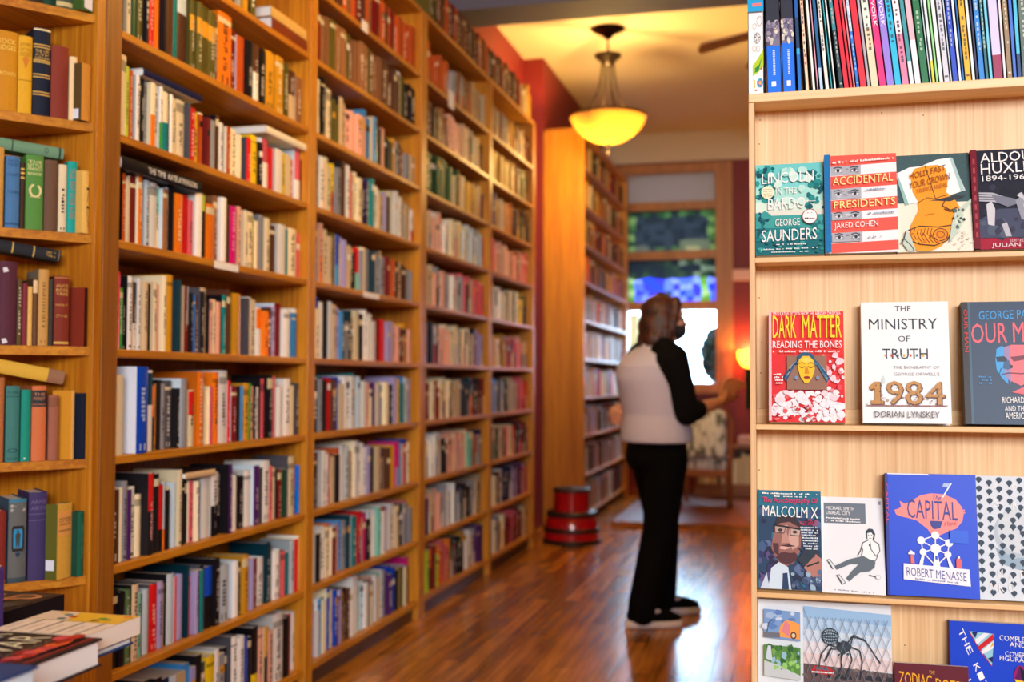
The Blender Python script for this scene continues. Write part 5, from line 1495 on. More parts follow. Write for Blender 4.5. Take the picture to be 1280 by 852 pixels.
# ------------------------------------------------------------------ thin picture books and magazines on top of the display case
MAGS = [  # right edge in the photo, colour, second colour, lean (deg), extras
    (959, (240, 242, 238), None, 0.0, 'doodle'), (978.8, (14, 112, 232), None, 1.2, 'pair'), (997.2, (14, 112, 232), None, 1.6, 'pair'), (1007, (20, 110, 200), (18, 60, 110), 2.2, 'band'),
    (1015.5, (250, 214, 180), None, 3.4, 'marks'), (1021, (230, 244, 232), None, 4.4, ''), (1024.5, (240, 170, 190), None, 4.4, ''), (1031.5, (20, 96, 150), (180, 214, 230), 4.4, 'split'), (1038.5, (240, 238, 226), None, 4.9, 'marks'),
    (1042.5, (70, 190, 200), None, 5.3, ''), (1049, (238, 240, 236), None, 5.5, ''), (1055, (30, 60, 70), (60, 140, 150), 6.4, 'marks'), (1062, (222, 20, 52), None, 6.2, ''), (1066.5, (232, 40, 60), None, 6.2, ''),
    (1070, (240, 130, 140), None, 6.2, ''), (1075, (30, 120, 220), (220, 236, 250), 6.2, 'marks'), (1084, (232, 30, 54), None, 6.2, ''), (1088.7, (176, 170, 180), None, 6.2, ''), (1099, (230, 214, 178), (214, 232, 216), 6.2, 'marks'),
    (1108.5, (240, 30, 122), None, 6.2, 'EARLY WORK'), (1118.5, (150, 126, 220), None, 6.2, 'DAILY WORK'), (1127.5, (30, 186, 226), None, 6.2, 'marks'), (1137, (232, 130, 168), (246, 236, 240), 6.2, 'marks'), (1143.5, (60, 150, 160), (220, 238, 240), 6.2, 'split'),
    (1152, (240, 236, 238), (240, 180, 190), 6.2, ''), (1162, (14, 112, 62), None, 5.8, 'marks'), (1165, (210, 232, 240), None, 5.6, ''), (1169.8, (226, 238, 236), (226, 214, 40), 5.4, 'split'), (1174, (150, 222, 140), None, 5.3, ''),
    (1180, (238, 246, 234), None, 5.3, ''), (1188, (206, 210, 220), None, 5.0, 'marks'), (1191, (220, 236, 240), None, 4.9, ''), (1198.5, (26, 70, 200), None, 4.8, 'marks'), (1203, (230, 240, 250), None, 4.7, ''), (1206.5, (30, 110, 190), None, 4.6, ''),
    (1215, (244, 182, 24), None, 4.4, 'marks'), (1220, (226, 238, 232), None, 4.4, ''), (1224, (40, 36, 80), None, 4.2, ''), (1232, (24, 130, 214), None, 4.0, 'marks'), (1237, (30, 110, 120), None, 4.0, 'marks'), (1242, (110, 206, 236), None, 3.9, ''),
    (1254.5, (206, 200, 232), (150, 30, 80), 3.6, 'split'), (1259, (240, 226, 230), None, 3.4, ''), (1266.5, (150, 126, 90), None, 3.2, 'marks'), (1272, (60, 110, 210), None, 3.0, ''), (1278, (70, 190, 220), (20, 60, 120), 2.8, 'split'), (1290, (90, 110, 100), None, 2.6, 'marks')]
HUES = ['white doodled', 'bright blue']


def hue(cx):
    best = min(CNAME, key=lambda k: sum((a - b) ** 2 for a, b in zip(PAL.get(k, (0, 0, 0)), cx)))
    return CNAME[best]


prev = 935.2
plean = 0.0
for i, (xr, col, sec, lean, ex) in enumerate(MAGS):
    r = random.Random(4000 + i)
    xa, xb = at_y(prev, 104, DY + .006).x, at_y(xr, 104, DY + .006).x
    prev = xr
    h = r.uniform(.262, .285)
    lean = min(lean, plean + math.degrees(max(0, (xb - xa) - .0045) / .285))
    th = (xb - xa) * math.cos(math.radians(lean)) - .00025
    # leave room for the next one, which leans a little more
    nxt = MAGS[i + 1][3] if i + 1 < len(MAGS) else lean
    th -= max(0.0, min(math.radians(nxt - lean) * .285, th - .0035))
    plean = lean
    bands = []
    if ex == 'pair': bands = [(.335, .5, (120, 116, 140)), (.5, 1.0, (40, 44, 60))]
    elif ex == 'band': bands = [(.29, .5, (20, 60, 100)), (.25, .29, (40, 170, 230)), (.5, 1, (20, 90, 170))]
    elif sec and ex == 'split': bands = [(0, .16, sec)]
    elif sec: bands = [(r.uniform(.3, .5), 1.0, sec)]
    mb, pg = book_mesh(r, th, h, .19, col, shade(col, .95), bands, marks=ex == 'marks', rounded=0, hard=False,
                       titles=[(ex, .42, .86, (250, 240, 244), 'up')] if ex.isupper() else ())
    lay = [0.0]

    def S(u, z):
        return (.0009 + lay[0], u * th, z)
    if ex == 'pair':
        for z0 in range(14): mb.face([S(.45, .034 + .0035 * z0), S(.6, .034 + .0035 * z0), S(.6, .036 + .0035 * z0), S(.45, .036 + .0035 * z0)], (220, 232, 250))
        mb.face([S(.32, .012), S(.62, .012), S(.62, .022), S(.32, .022)], (240, 244, 250))
        for k in range(26):
            u, z = r.uniform(.1, .9), r.uniform(.096, .138)
            lay[0] += .00005
            mb.face([S(min(1, max(0, u + .12 * math.cos(a))), z + .005 * math.sin(a)) for a in [q * math.pi / 3 for q in range(6)]], r.choice([(200, 196, 190), (150, 140, 160), (110, 100, 130), (220, 210, 190), (90, 80, 110)]))
    if ex == 'doodle':
        
        def fl(pts, c_):
            lay[0] += .00006
            mb.face([S(u, z) for u, z in pts], c_)

        fl([(.3, .055), (.62, .068), (.98, .085), (.98, .052), (.6, .04), (.32, .035)], (176, 204, 30)); fl([(.38, .048), (.7, .056), (.9, .072), (.7, .046)], (20, 140, 60)); fl([(.4, .041), (.64, .043), (.66, .05), (.5, .049)], (20, 140, 60))
        for k in range(10):
            a = k * math.pi / 5
            lay[0] += .00003
            mb.face([S(min(.99, .76 + .2 * math.cos(a + d)), .021 + .009 * math.sin(a + d)) for d in (-.3, .3)] + [S(.76, .021)], [(40, 140, 190), (60, 170, 210)][k % 2])
        lay[0] += .0001
        mb.face([S(.76 + .1 * math.cos(a), .021 + .0045 * math.sin(a)) for a in [q * math.pi / 4 for q in range(8)]], (240, 120, 110))
        lay[0] += .0001
        mb.face([S(.76 + .05 * math.cos(a), .021 + .0022 * math.sin(a)) for a in [q * math.pi / 4 for q in range(8)]], (250, 200, 60))
        fl([(.4, .006), (.58, .006), (.54, .009)], (206, 50, 40)); fl([(.76, .047), (.9, .047), (.83, .052)], (226, 30, 130)); fl([(.33, .028), (.42, .02), (.36, .012), (.45, .012), (.46, .026)], (222, 196, 70))
        for (cu, cz, ru, rz) in ((.6, .108, .22, .011), (.42, .088, .13, .006), (.66, .086, .12, .006), (.42, .13, .12, .006), (.75, .14, .18, .01)):
            for k in range(12):
                a0, a1 = k * math.pi / 6, (k + .7) * math.pi / 6
                q = [(cu + ru * rr * math.cos(a), cz + rz * rr * math.sin(a)) for rr, a in ((1, a0), (1, a1), (.82, a1), (.82, a0))]
                fl(q, (150, 152, 158))
        for k in range(6):
            a = k * math.pi / 3
            fl([(.6 + .05 * math.cos(a), .108 + .0025 * math.sin(a)), (.6 + .17 * math.cos(a + .25), .108 + .008 * math.sin(a + .25)), (.6 + .17 * math.cos(a - .25), .108 + .008 * math.sin(a - .25))], (110, 112, 120))
        fl([(0, .158), (1, .158), (1, .2), (0, .2)], (20, 160, 214)); fl([(.3, .168), (.9, .168), (.9, .174), (.3, .174)], (240, 120, 120))
    # spine faces the aisle end (-y): local x -> world -y, local y -> world x
    a = math.radians(lean)
    rot = Matrix.Rotation(-a, 4, 'Y') @ Matrix.Rotation(-math.pi / 2, 4, 'Z')
    # the lower corner on the leaning side rests on the board
    loc = Vector((xa, DY + .006, DTOP + .0005))
    o = mb.build('picture_book', M['gloss'])
    g = pg.build('page_block', M['pages_white']); g.parent = o

    o.matrix_world = Matrix.Translation(loc) @ rot
    nm = 'white doodled' if i == 0 else hue(col)
    kind = 'thick' if th > .012 else 'thin'
    tag(o, f"{kind} {nm} picture book, {ordinal(i + 1)} from the free end on top of the display case", 'book', 'picture books on top of the display case')
# ------------------------------------------------------------------ pendant lamp
def glow_mat(name, rgb, strength, trans=0.6):
    m, n, l, p = new_mat(name)
    n.remove(p)
    tl = n.new('ShaderNodeBsdfTranslucent'); tl.inputs['Color'].default_value = (*lin(rgb), 1)
    em = n.new('ShaderNodeEmission'); em.inputs['Color'].default_value = (*lin(rgb), 1); em.inputs['Strength'].default_value = strength
    ad = n.new('ShaderNodeAddShader')
    l.new(tl.outputs[0], ad.inputs[0]); l.new(em.outputs[0], ad.inputs[1]); l.new(ad.outputs[0], n['Material Output'].inputs['Surface'])
    return m


M['amber_glass'] = glow_mat('amber_lamp_glass', (160, 130, 80), 0.14)
M['bulb'] = glow_mat('lamp_bulb', (255, 226, 150), 9.0)


def pendant(x, y, label, power, power_under, drop=0.0):
    t = empty('pendant_lamp', (x, y, CEIL))
    tag(t, label, 'lamp')
    z0 = CEIL
    b = MB(); b.lathe([(0, -.08), (.03, -.075), (.05, -.05), (.115, -.02), (.125, 0)], (x, y, z0)); b.build('canopy', M['dark_metal'], t, True)
    hub = z0 - .24 - drop; rim = z0 - .70 - drop; R_ = .30
    b = MB(); b.tube([(x, y, z0 - .06), (x, y, hub)], .009); b.build('stem', M['dark_metal'], t, True)
    b = MB(); b.lathe([(0, .05), (.05, .045), (.11, .03), (.1, .01), (.06, -.02), (.05, -.05), (0, -.06)], (x, y, hub)); b.build('hub', M['dark_metal'], t, True)
    for k in range(4):
        a = k * math.pi / 2 + .5
        pts = []
        for i in range(9):
            u = i / 8
            r_ = .045 + .015 * u + .13 * u ** 2.6
            pts.append((x + r_ * math.cos(a), y + r_ * math.sin(a), hub - .02 + (rim + .015 - hub + .02) * u))
        b = MB(); b.tube(pts, .008, seg=8); b.build('rod', M['dark_metal'], t, True)
    prof = [(R_, 0.0), (R_ * .97, -.03), (R_ * .86, -.085), (R_ * .66, -.145), (R_ * .4, -.19), (R_ * .15, -.212), (.02, -.215)]
    prof2 = [(r_ - .006 if r_ > .03 else r_, z + .006) for r_, z in prof[::-1]]
    b = MB(); b.lathe(prof + prof2 + [(R_, 0.0)], (x, y, rim), seg=48); b.build('bowl_shade', M['amber_glass'], t, True)
    b = MB(); b.lathe([(R_ + .004, .008), (R_ + .01, 0), (R_ + .004, -.01), (R_ - .01, -.004), (R_ - .008, .008), (R_ + .004, .008)], (x, y, rim), seg=48); b.build('rim_band', M['dark_metal'], t, True)
    b = MB(); b.tube([(x, y, rim - .21), (x, y, rim - .235)], .022); b.lathe([(0, -.29), (.012, -.28), (.018, -.262), (.008, -.24), (.02, -.232)], (x, y, rim), seg=16); b.build('finial', M['dark_metal'], t, True)
    for k in range(2):
        a = k * math.pi + 1.1
        b = MB(); b.lathe([(0, -.05), (.022, -.04), (.032, -.01), (.03, .015), (.014, .05), (0, .055)], (x + .08 * math.cos(a), y + .08 * math.sin(a), rim - .07), seg=16); b.build('bulb', M['bulb'], t, True)
    for nm, zz_, pw, rr in (('lamp_light', rim - .135, power, .04), ('added_lamp_glow', rim - .36, power_under, .10)):  # second point is added under the bowl for glow through its glass
        d = bpy.data.lights.new(nm, 'POINT'); d.energy = pw; d.color = WARM; d.shadow_soft_size = rr
        o = bpy.data.objects.new(nm, d); COL.objects.link(o); o.parent = t; o.location = (0, 0, zz_ - z0)
    return t


pc = at_z(760, 36, CEIL)
pendant(pc.x, pc.y, 'glowing amber glass bowl pendant on dark curved rods under the ceiling', 85, 40)
pendant(-.75, 3.5, 'amber glass bowl pendant hanging nearer the corner bookcase', 110, 30, .05)

# ------------------------------------------------------------------ wall sconce by the window
sp = at_y(931, 447, FARY)
sx, sz = sp.x + .05, sp.z
t = empty('wall_sconce', (sx, FARY, sz)); tag(t, 'lit amber wall sconce on the dark red wall beside the window', 'lamp')
b = MB(); b.box(sx - .05, sx + .05, FARY - .02, FARY - .001, sz - .16, sz + .02, bev=.006); b.build('backplate', M['dark_metal'], t)
b = MB(); b.tube([(sx, FARY - .02, sz - .12), (sx, FARY - .08, sz - .14), (sx, FARY - .13, sz - .11)], .01); b.build('arm', M['dark_metal'], t, True)
b = MB(); b.lathe([(.02, -.11), (.07, -.09), (.115, -.02), (.125, .07), (.118, .07), (.108, -.02), (.065, -.082), (.02, -.1)], (sx, FARY - .13, sz), seg=32); b.build('lamp_shade', glow_mat('sconce_glass', (255, 196, 84), 1.6), t, True)
d = bpy.data.lights.new('lamp_light', 'POINT'); d.energy = 26; d.color = (1, .42, .1); d.shadow_soft_size = .05
o = bpy.data.objects.new('lamp_light', d); COL.objects.link(o); o.parent = t; o.location = (0, -.13, .05)
# thermostat-like pale box above it
p0, p1 = at_y(916, 337, FARY), at_y(940, 350, FARY)
b = MB(); b.box(p0.x, p1.x, FARY - .03, FARY - .001, p1.z, p0.z, bev=.006)
o = b.build('wall_box', flat('pinkish_plastic', (222, 176, 160), .5), offset=Vector(((p0.x + p1.x) / 2, FARY, p1.z))); tag(o, 'small pale box on the dark red wall above the sconce', 'wall box')

# ------------------------------------------------------------------ ceiling fan, mostly hidden by the display case
fz = 3.52
fc = at_y(984, 70, 7.0)
fx_, fy_ = fc.x, 7.0
t = empty('ceiling_fan', (fx_, fy_, CEIL)); tag(t, 'ceiling fan with brown wooden blades peeping out behind the display case', 'ceiling fan')
b = MB(); b.tube([(fx_, fy_, CEIL), (fx_, fy_, fz + .06)], .015); b.build('stem', M['dark_metal'], t, True)
b = MB(); b.lathe([(0, -.09), (.08, -.08), (.125, -.03), (.125, .04), (.07, .09), (0, .1)], (fx_, fy_, fz)); b.build('motor', M['dark_metal'], t, True)
for k in range(5):
    a = math.pi + .12 + k * 2 * math.pi / 5
    dr = Vector((math.cos(a), math.sin(a), -.24)).normalized(); sd = Vector((-math.sin(a), math.cos(a), 0)) * .055 + Vector((0, 0, .016))
    c0 = Vector((fx_, fy_, fz - .02))
    b = MB()
    q = [c0 + dr * .16 - sd * .7, c0 + dr * .56 - sd, c0 + dr * .58, c0 + dr * .56 + sd, c0 + dr * .16 + sd * .7]
    up = Vector((0, 0, .009))
    n = len(q)
    b.raw([p for p in q] + [p + up for p in q], [tuple(range(n - 1, -1, -1)), tuple(range(n, 2 * n))] + [(i, (i + 1) % n, n + (i + 1) % n, n + i) for i in range(n)])
    b.build('blade', M['frame_wood'], t)

# ------------------------------------------------------------------ red step stool
sc = at_z(708, 682, 0)
X, Y_ = sc.x, sc.y + .2
t = empty('step_stool', (X, Y_, 0)); tag(t, 'red round step stool with black rubber bands in front of the end panel', 'step stool')
RD = flat('red_enamel', (190, 12, 22), .18, coat=.8); RB = flat('black_rubber', (24, 22, 24), .45)
b = MB(); b.lathe([(.0, .205), (.17, .205), (.188, .2), (.2, .15), (.206, .1)], (X, Y_, 0), seg=48); b.lathe([(.206, .1), (.211, .04), (.212, .03)], (X, Y_, 0), seg=48); b.build('base', RD, t, True)
b = MB(); b.lathe([(.2, .085), (.213, .088), (.216, .1), (.213, .118), (.2, .121)], (X, Y_, 0), seg=48); b.build('band', RB, t, True)
b = MB(); b.lathe([(.19, .0), (.22, .002), (.222, .018), (.212, .034), (.2, .034)], (X, Y_, 0), seg=48); b.build('foot_ring', RB, t, True)
b = MB(); b.lathe([(.13, .2), (.186, .203), (.196, .215), (.19, .236), (.135, .238)], (X, Y_, 0), seg=48); b.build('step_tread', RB, t, True)
b = MB(); b.lathe([(.140, .236), (.134, .39)], (X, Y_, 0), seg=48); b.build('upper_drum', RD, t, True)
b = MB(); b.lathe([(.0, .412), (.12, .412), (.142, .408), (.146, .396), (.142, .384), (.12, .382)], (X, Y_, 0), seg=48); b.build('seat_pad', RB, t, True)

# ------------------------------------------------------------------ low bookcase and chair under the window
lx0, lx1, ly0 = -.95, .35, 11.25
t = empty('low_bookcase', (lx0, ly0, .05)); tag(t, 'low wooden bookcase of dim books under the window', 'bookcase')
LW = wood('reddish_pine', (120, 66, 30), (160, 96, 50), 0)
b = MB(); b.box(lx0, lx1, ly0, 11.7, .53, .56, bev=.004); b.build('top_board', LW, t)
b = MB(); b.box(lx0, lx1, ly0, 11.7, .14, .17); b.build('shelf', LW, t)
b = MB(); b.box(lx0, lx1, ly0 + .02, ly0 + .04, .05, .14); b.build('toe_kick', LW, t)
b = MB(); b.box(lx0, lx1, 11.68, 11.7, .05, .53); b.build('back_panel', LW, t)
for x in (lx0, lx1 - .03):
    b = MB(); b.box(x, x + .03, ly0, 11.7, .05, .53); b.build('side_panel', LW, t)
r = random.Random(77)
x = lx0 + .035
i = 0
dim = []
while x < lx1 - .1:
    th = r.uniform(.03, .07); h = r.uniform(.24, .33); i += 1
    cc = r.choice('zkBacZRka')
    mb, pg = book_mesh(r, th, h, .2, PAL[cc], PAL[cc], marks=False)
    o = mb.build('reference_book', M['print']); g = pg.build('page_block', M['pages']); g.parent = o
    o.matrix_world = Matrix.Translation((x, ly0 + .03, .1705)) @ Matrix.Rotation(-math.pi / 2, 4, 'Z')
    tag(o, f'{CNAME[cc]} book, {ordinal(i)} along in the low bookcase under the window', 'book', 'books in the low bookcase')
    x += th + .002
# pale board on top and an upholstered chair
b = MB(); b.box(-.52, .2, 11.3, 11.62, .5605, .66, bev=.02)
o = b.build('bench_cushion', flat('dusty_pink_fabric', (196, 146, 130), .9), offset=Vector((-.16, 11.46, .56))); tag(o, 'dusty pink bench cushion lying on the low bookcase', 'cushion')

cp = at_y(886, 600, 10.2)
cx, cy_ = cp.x + .0, 10.2
t = empty('armchair', (cx, cy_, .05)); tag(t, 'small armchair with white leaf-patterned upholstery in front of the window wall', 'chair')


def leaf_mat():
    m, n, l, p = new_mat('white_leaf_fabric')
    v = n.new('ShaderNodeTexVoronoi'); v.inputs['Scale'].default_value = 13
    tc = n.new('ShaderNodeTexCoord'); mp = n.new('ShaderNodeMapping'); mp.inputs['Scale'].default_value = (1.6, 1, .7); mp.inputs['Rotation'].default_value = (0, .5, 0)
    l.new(tc.outputs['Object'], mp.inputs['Vector']); l.new(mp.outputs['Vector'], v.inputs['Vector'])
    r_ = n.new('ShaderNodeValToRGB'); r_.color_ramp.elements[0].position = .48; r_.color_ramp.elements[1].position = .75
    r_.color_ramp.elements[0].color = (*lin((240, 244, 242)), 1); r_.color_ramp.elements[1].color = (*lin((110, 116, 108)), 1)
    l.new(v.outputs['Distance'], r_.inputs['Fac']); l.new(r_.outputs['Color'], p.inputs['Base Color']); p.inputs['Roughness'].default_value = .9
    return m


LF = leaf_mat()
b = MB(); b.box(cx - .24, cx + .16, cy_ - .02, cy_ + .1, .5, .96, bev=.05); b.build('backrest', LF, t, True)
b = MB(); b.box(cx - .24, cx + .16, cy_ + .08, cy_ + .5, .38, .52, bev=.04); b.build('seat', LF, t, True)
CW = flat('chair_wood', (150, 84, 40), .4)
b = MB(); b.tube([(cx + .19, cy_ + .02, .05), (cx + .2, cy_, .5), (cx + .205, cy_ - .01, .85), (cx + .17, cy_, .96)], .025); b.build('back_frame', CW, t, True)
b = MB(); b.tube([(cx - .27, cy_ + .02, .05), (cx - .28, cy_, .5), (cx - .285, cy_ - .01, .85), (cx - .25, cy_, .96)], .025); b.build('back_frame', CW, t, True)
b = MB(); b.box(cx - .26, cx + .18, cy_, cy_ + .48, .33, .39, bev=.008); b.build('seat_frame', CW, t)
for x in (cx + .17, cx - .25):
    b = MB(); b.tube([(x, cy_ + .46, .05), (x, cy_ + .46, .34)], [.016, .024]); b.build('leg', CW, t, True)
# things behind the lower sash: a dark bush and a parked car
r = random.Random(31)
b = MB()
bc = at_y(896, 436, 14.2)
for k in range(1500):
    a, e = r.uniform(0, 2 * math.pi), math.asin(r.uniform(-1, 1))
    q = r.uniform(.7, 1.0)
    p = Vector((bc.x + .06 + .26 * q * math.cos(a) * math.cos(e), 14.2 + .26 * q * math.sin(a) * math.cos(e), bc.z - .06 + .38 * q * math.sin(e) - .02))
    u = Vector((r.uniform(-1, 1), r.uniform(-1, 1), r.uniform(-1, 1))).normalized() * .06; v = u.cross(Vector((r.uniform(-1, 1), r.uniform(-1, 1), r.uniform(-1, 1)))).normalized() * .042
    b.face([p - u, p + v, p + u, p - v], r.choice([(24, 34, 22), (34, 46, 28), (20, 26, 20)]))
o = None
t = empty('outside_bush', (bc.x + .06, 14.2, -.2)); tag(t, 'dark clipped bush outside the window', 'bush')
b.build('foliage', M['print'], t)
b = MB(); b.tube([(bc.x + .06, 14.2, -.2), (bc.x + .06, 14.2, bc.z)], .03); b.build('stem', M['dark_oak'], t)
# ------------------------------------------------------------------ the person reaching to the shelf
PHI = math.radians(35)
PF = Vector((math.cos(PHI), math.sin(PHI), 0))        # the way they face
PL = Vector((-math.sin(PHI), math.cos(PHI), 0))       # their left
UP = Vector((0, 0, 1))
PG_ = Vector((-.655, 5.55, 0))


def bp(f, l, z):
    return PG_ + PF * f + PL * l + UP * z


def capsule(bm, p, q, r1, r2, seg=14):
    p, q = Vector(p), Vector(q)
    ax = (q - p)
    L = ax.length
    ax = ax.normalized() if L > 1e-6 else UP
    a = ax.cross(UP if abs(ax.z) < .9 else PF).normalized()
    b_ = ax.cross(a)
    rings = []
    for i in range(5): rings.append((p - ax * r1 * math.cos(i / 5 * math.pi / 2), r1 * math.sin(i / 5 * math.pi / 2)))
    rings.append((p, r1)); rings.append((q, r2))
    for i in range(4, -1, -1): rings.append((q + ax * r2 * math.cos(i / 5 * math.pi / 2), r2 * math.sin(i / 5 * math.pi / 2)))
    prev = None
    for k, (c, r_) in enumerate(rings):
        if r_ < 1e-6:
            ring = [bm.verts.new(c)]
        else:
            ring = [bm.verts.new(c + (a * math.cos(2 * math.pi * j / seg) + b_ * math.sin(2 * math.pi * j / seg)) * r_) for j in range(seg)]
        if prev is not None:
            for j in range(seg):
                q_ = [prev[j % len(prev)], prev[(j + 1) % len(prev)], ring[(j + 1) % len(ring)], ring[j % len(ring)]]
                u = []
                for v in q_:
                    if v not in u: u.append(v)
                if len(u) > 2: bm.faces.new(u)
        prev = ring


def ellipsoid(bm, c, rf, rl, rz, tilt=0.0, seg=20, rings=12, fwd=None, lat=None):
    F_, L_ = fwd or (HF if (Vector(c) - hc).length < .22 else PF), lat or (HL if (Vector(c) - hc).length < .22 else PL)
    U_ = UP
    if tilt: 
        F2 = F_ * math.cos(tilt) - U_ * math.sin(tilt); U_ = U_ * math.cos(tilt) + F_ * math.sin(tilt); F_ = F2
    c = Vector(c)
    top = bm.verts.new(c + U_ * rz); bot = bm.verts.new(c - U_ * rz)
    rr = []
    for i in range(1, rings):
        e = math.pi * i / rings
        rr.append([bm.verts.new(c + F_ * rf * math.sin(e) * math.cos(2 * math.pi * j / seg) + L_ * rl * math.sin(e) * math.sin(2 * math.pi * j / seg) + U_ * rz * math.cos(e)) for j in range(seg)])
    for j in range(seg):
        bm.faces.new((top, rr[0][j], rr[0][(j + 1) % seg]))
        bm.faces.new((bot, rr[-1][(j + 1) % seg], rr[-1][j]))
        for i in range(len(rr) - 1):
            bm.faces.new((rr[i][j], rr[i + 1][j], rr[i + 1][(j + 1) % seg], rr[i][(j + 1) % seg]))


def loft(bm, rings, seg=24):
    """rings: (f, l, z, half depth, half width[, power])"""
    prev = None
    allr = []
    for f, l, z, rf, rl in rings:
        c = bp(f, l, z)
        ring = [bm.verts.new(c + PF * rf * math.cos(2 * math.pi * j / seg) + PL * rl * math.sin(2 * math.pi * j / seg)) for j in range(seg)]
        if prev:
            for j in range(seg): bm.faces.new((prev[j], prev[(j + 1) % seg], ring[(j + 1) % seg], ring[j]))
        prev = ring
        allr.append(ring)
    bm.faces.new(allr[0][::-1]); bm.faces.new(allr[-1])


def skin(name, fill, voxel, mat, parent, smooth_it=6, factor=.5, subdiv=0, noise=0.0):
    bm = bmesh.new()
    fill(bm)
    bmesh.ops.recalc_face_normals(bm, faces=bm.faces[:])
    me = bpy.data.meshes.new(name)
    bm.to_mesh(me); bm.free()
    o = bpy.data.objects.new(name, me)
    COL.objects.link(o)
    m = o.modifiers.new('r', 'REMESH'); m.mode = 'VOXEL'; m.voxel_size = voxel
    if smooth_it:
        s = o.modifiers.new('s', 'SMOOTH'); s.iterations = smooth_it; s.factor = factor
    dg = bpy.context.evaluated_depsgraph_get()
    me2 = bpy.data.meshes.new_from_object(o.evaluated_get(dg))
    bpy.data.objects.remove(o)
    me2.name = name
    me2.transform(Matrix.Translation(-PG_))
    me2.polygons.foreach_set('use_smooth', [True] * len(me2.polygons))
    me2.materials.clear(); me2.materials.append(mat)
    o = bpy.data.objects.new(name, me2)
    COL.objects.link(o)
    if parent is None: o.location = PG_
    else: o.parent = parent
    return o


SKIN = flat('skin', (222, 160, 130), .55)
SKIN.node_tree.nodes['Principled BSDF'].inputs['Subsurface Weight'].default_value = .08
BLACK = flat('black_jersey', (13, 12, 14), .9, spec=.15)
PANTS = flat('black_trousers', (8, 8, 11), .9, spec=.12)
SHIRT = flat('pale_lilac_jersey', (216, 216, 244), .85)
HAIR = None


def hair_mat():
    m, n, l, p = new_mat('brown_hair')
    tc = n.new('ShaderNodeTexCoord'); mp = n.new('ShaderNodeMapping'); mp.inputs['Scale'].default_value = (90, 90, 8)
    t_ = n.new('ShaderNodeTexNoise'); t_.inputs['Scale'].default_value = 1.0; t_.inputs['Detail'].default_value = 3
    l.new(tc.outputs['Object'], mp.inputs['Vector']); l.new(mp.outputs['Vector'], t_.inputs['Vector'])
    r_ = n.new('ShaderNodeValToRGB'); r_.color_ramp.elements[0].color = (*lin((40, 20, 15)), 1); r_.color_ramp.elements[1].color = (*lin((98, 52, 36)), 1)
    r_.color_ramp.elements[0].position = .35; r_.color_ramp.elements[1].position = .7
    l.new(t_.outputs['Fac'], r_.inputs['Fac']); l.new(r_.outputs['Color'], p.inputs['Base Color']); p.inputs['Roughness'].default_value = .45
    bpn = n.new('ShaderNodeBump'); bpn.inputs['Strength'].default_value = .5; bpn.inputs['Distance'].default_value = .01
    l.new(t_.outputs['Fac'], bpn.inputs['Height']); l.new(bpn.outputs['Normal'], p.inputs['Normal'])
    return m


HAIR = hair_mat()
# joints
r_sh, r_el = bp(.0, -.165, 1.345), bp(.05, -.205, 1.075)
r_wr = bp(.275, -.155, 1.125)
l_sh, l_el = bp(.0, .165, 1.345), bp(.03, .265, 1.1)
l_wr = bp(-.165, .175, 1.075)
hipz = .86
r_an, l_an = Vector((-.72, 5.40, .085)), Vector((-.655, 5.74, .085))
r_hip, l_hip = bp(0, -.085, hipz), bp(0, .085, hipz)
r_kn = (r_hip + r_an) / 2 + PF * .03 + UP * .01
l_kn = (l_hip + l_an) / 2 + PF * .035 + UP * .01
FD = Vector((math.cos(math.radians(20)), math.sin(math.radians(20)), 0))     # the way the feet point
HDZ = 1.545
HA = math.radians(20)
HF = Vector((math.cos(HA), math.sin(HA), 0)); HL = Vector((-math.sin(HA), math.cos(HA), 0))
hc = bp(.035, -.0, HDZ)

hand_dir = (PF * .55 + UP * .8).normalized()
r_palm = r_wr + hand_dir * .05
pside = hand_dir.cross(PL).normalized()   # across the palm: towards the thumb
RP = []                                    # (start, mid, end) of each finger of the right hand
across = (PF * .8 - UP * .55).normalized()
for k in range(4):
    s = r_palm + hand_dir * .042 + across * (.037 - .0255 * k)
    L1, L2 = (.042, .036, .03, .03)[0] * (1, 1.08, 1.0, .8)[k], .034 * (1, 1.1, 1.0, .8)[k]
    mid = s + (hand_dir * .75 + PF * .6).normalized() * L1
    end = mid + (hand_dir * .3 + PF * .95).normalized() * L2
    RP.append((s, mid, end))
thumb = (r_palm - hand_dir * .012 + across * .035, r_palm + hand_dir * .018 + across * .06 + PL * .012, r_palm + hand_dir * .046 + across * .07 + PL * .02)


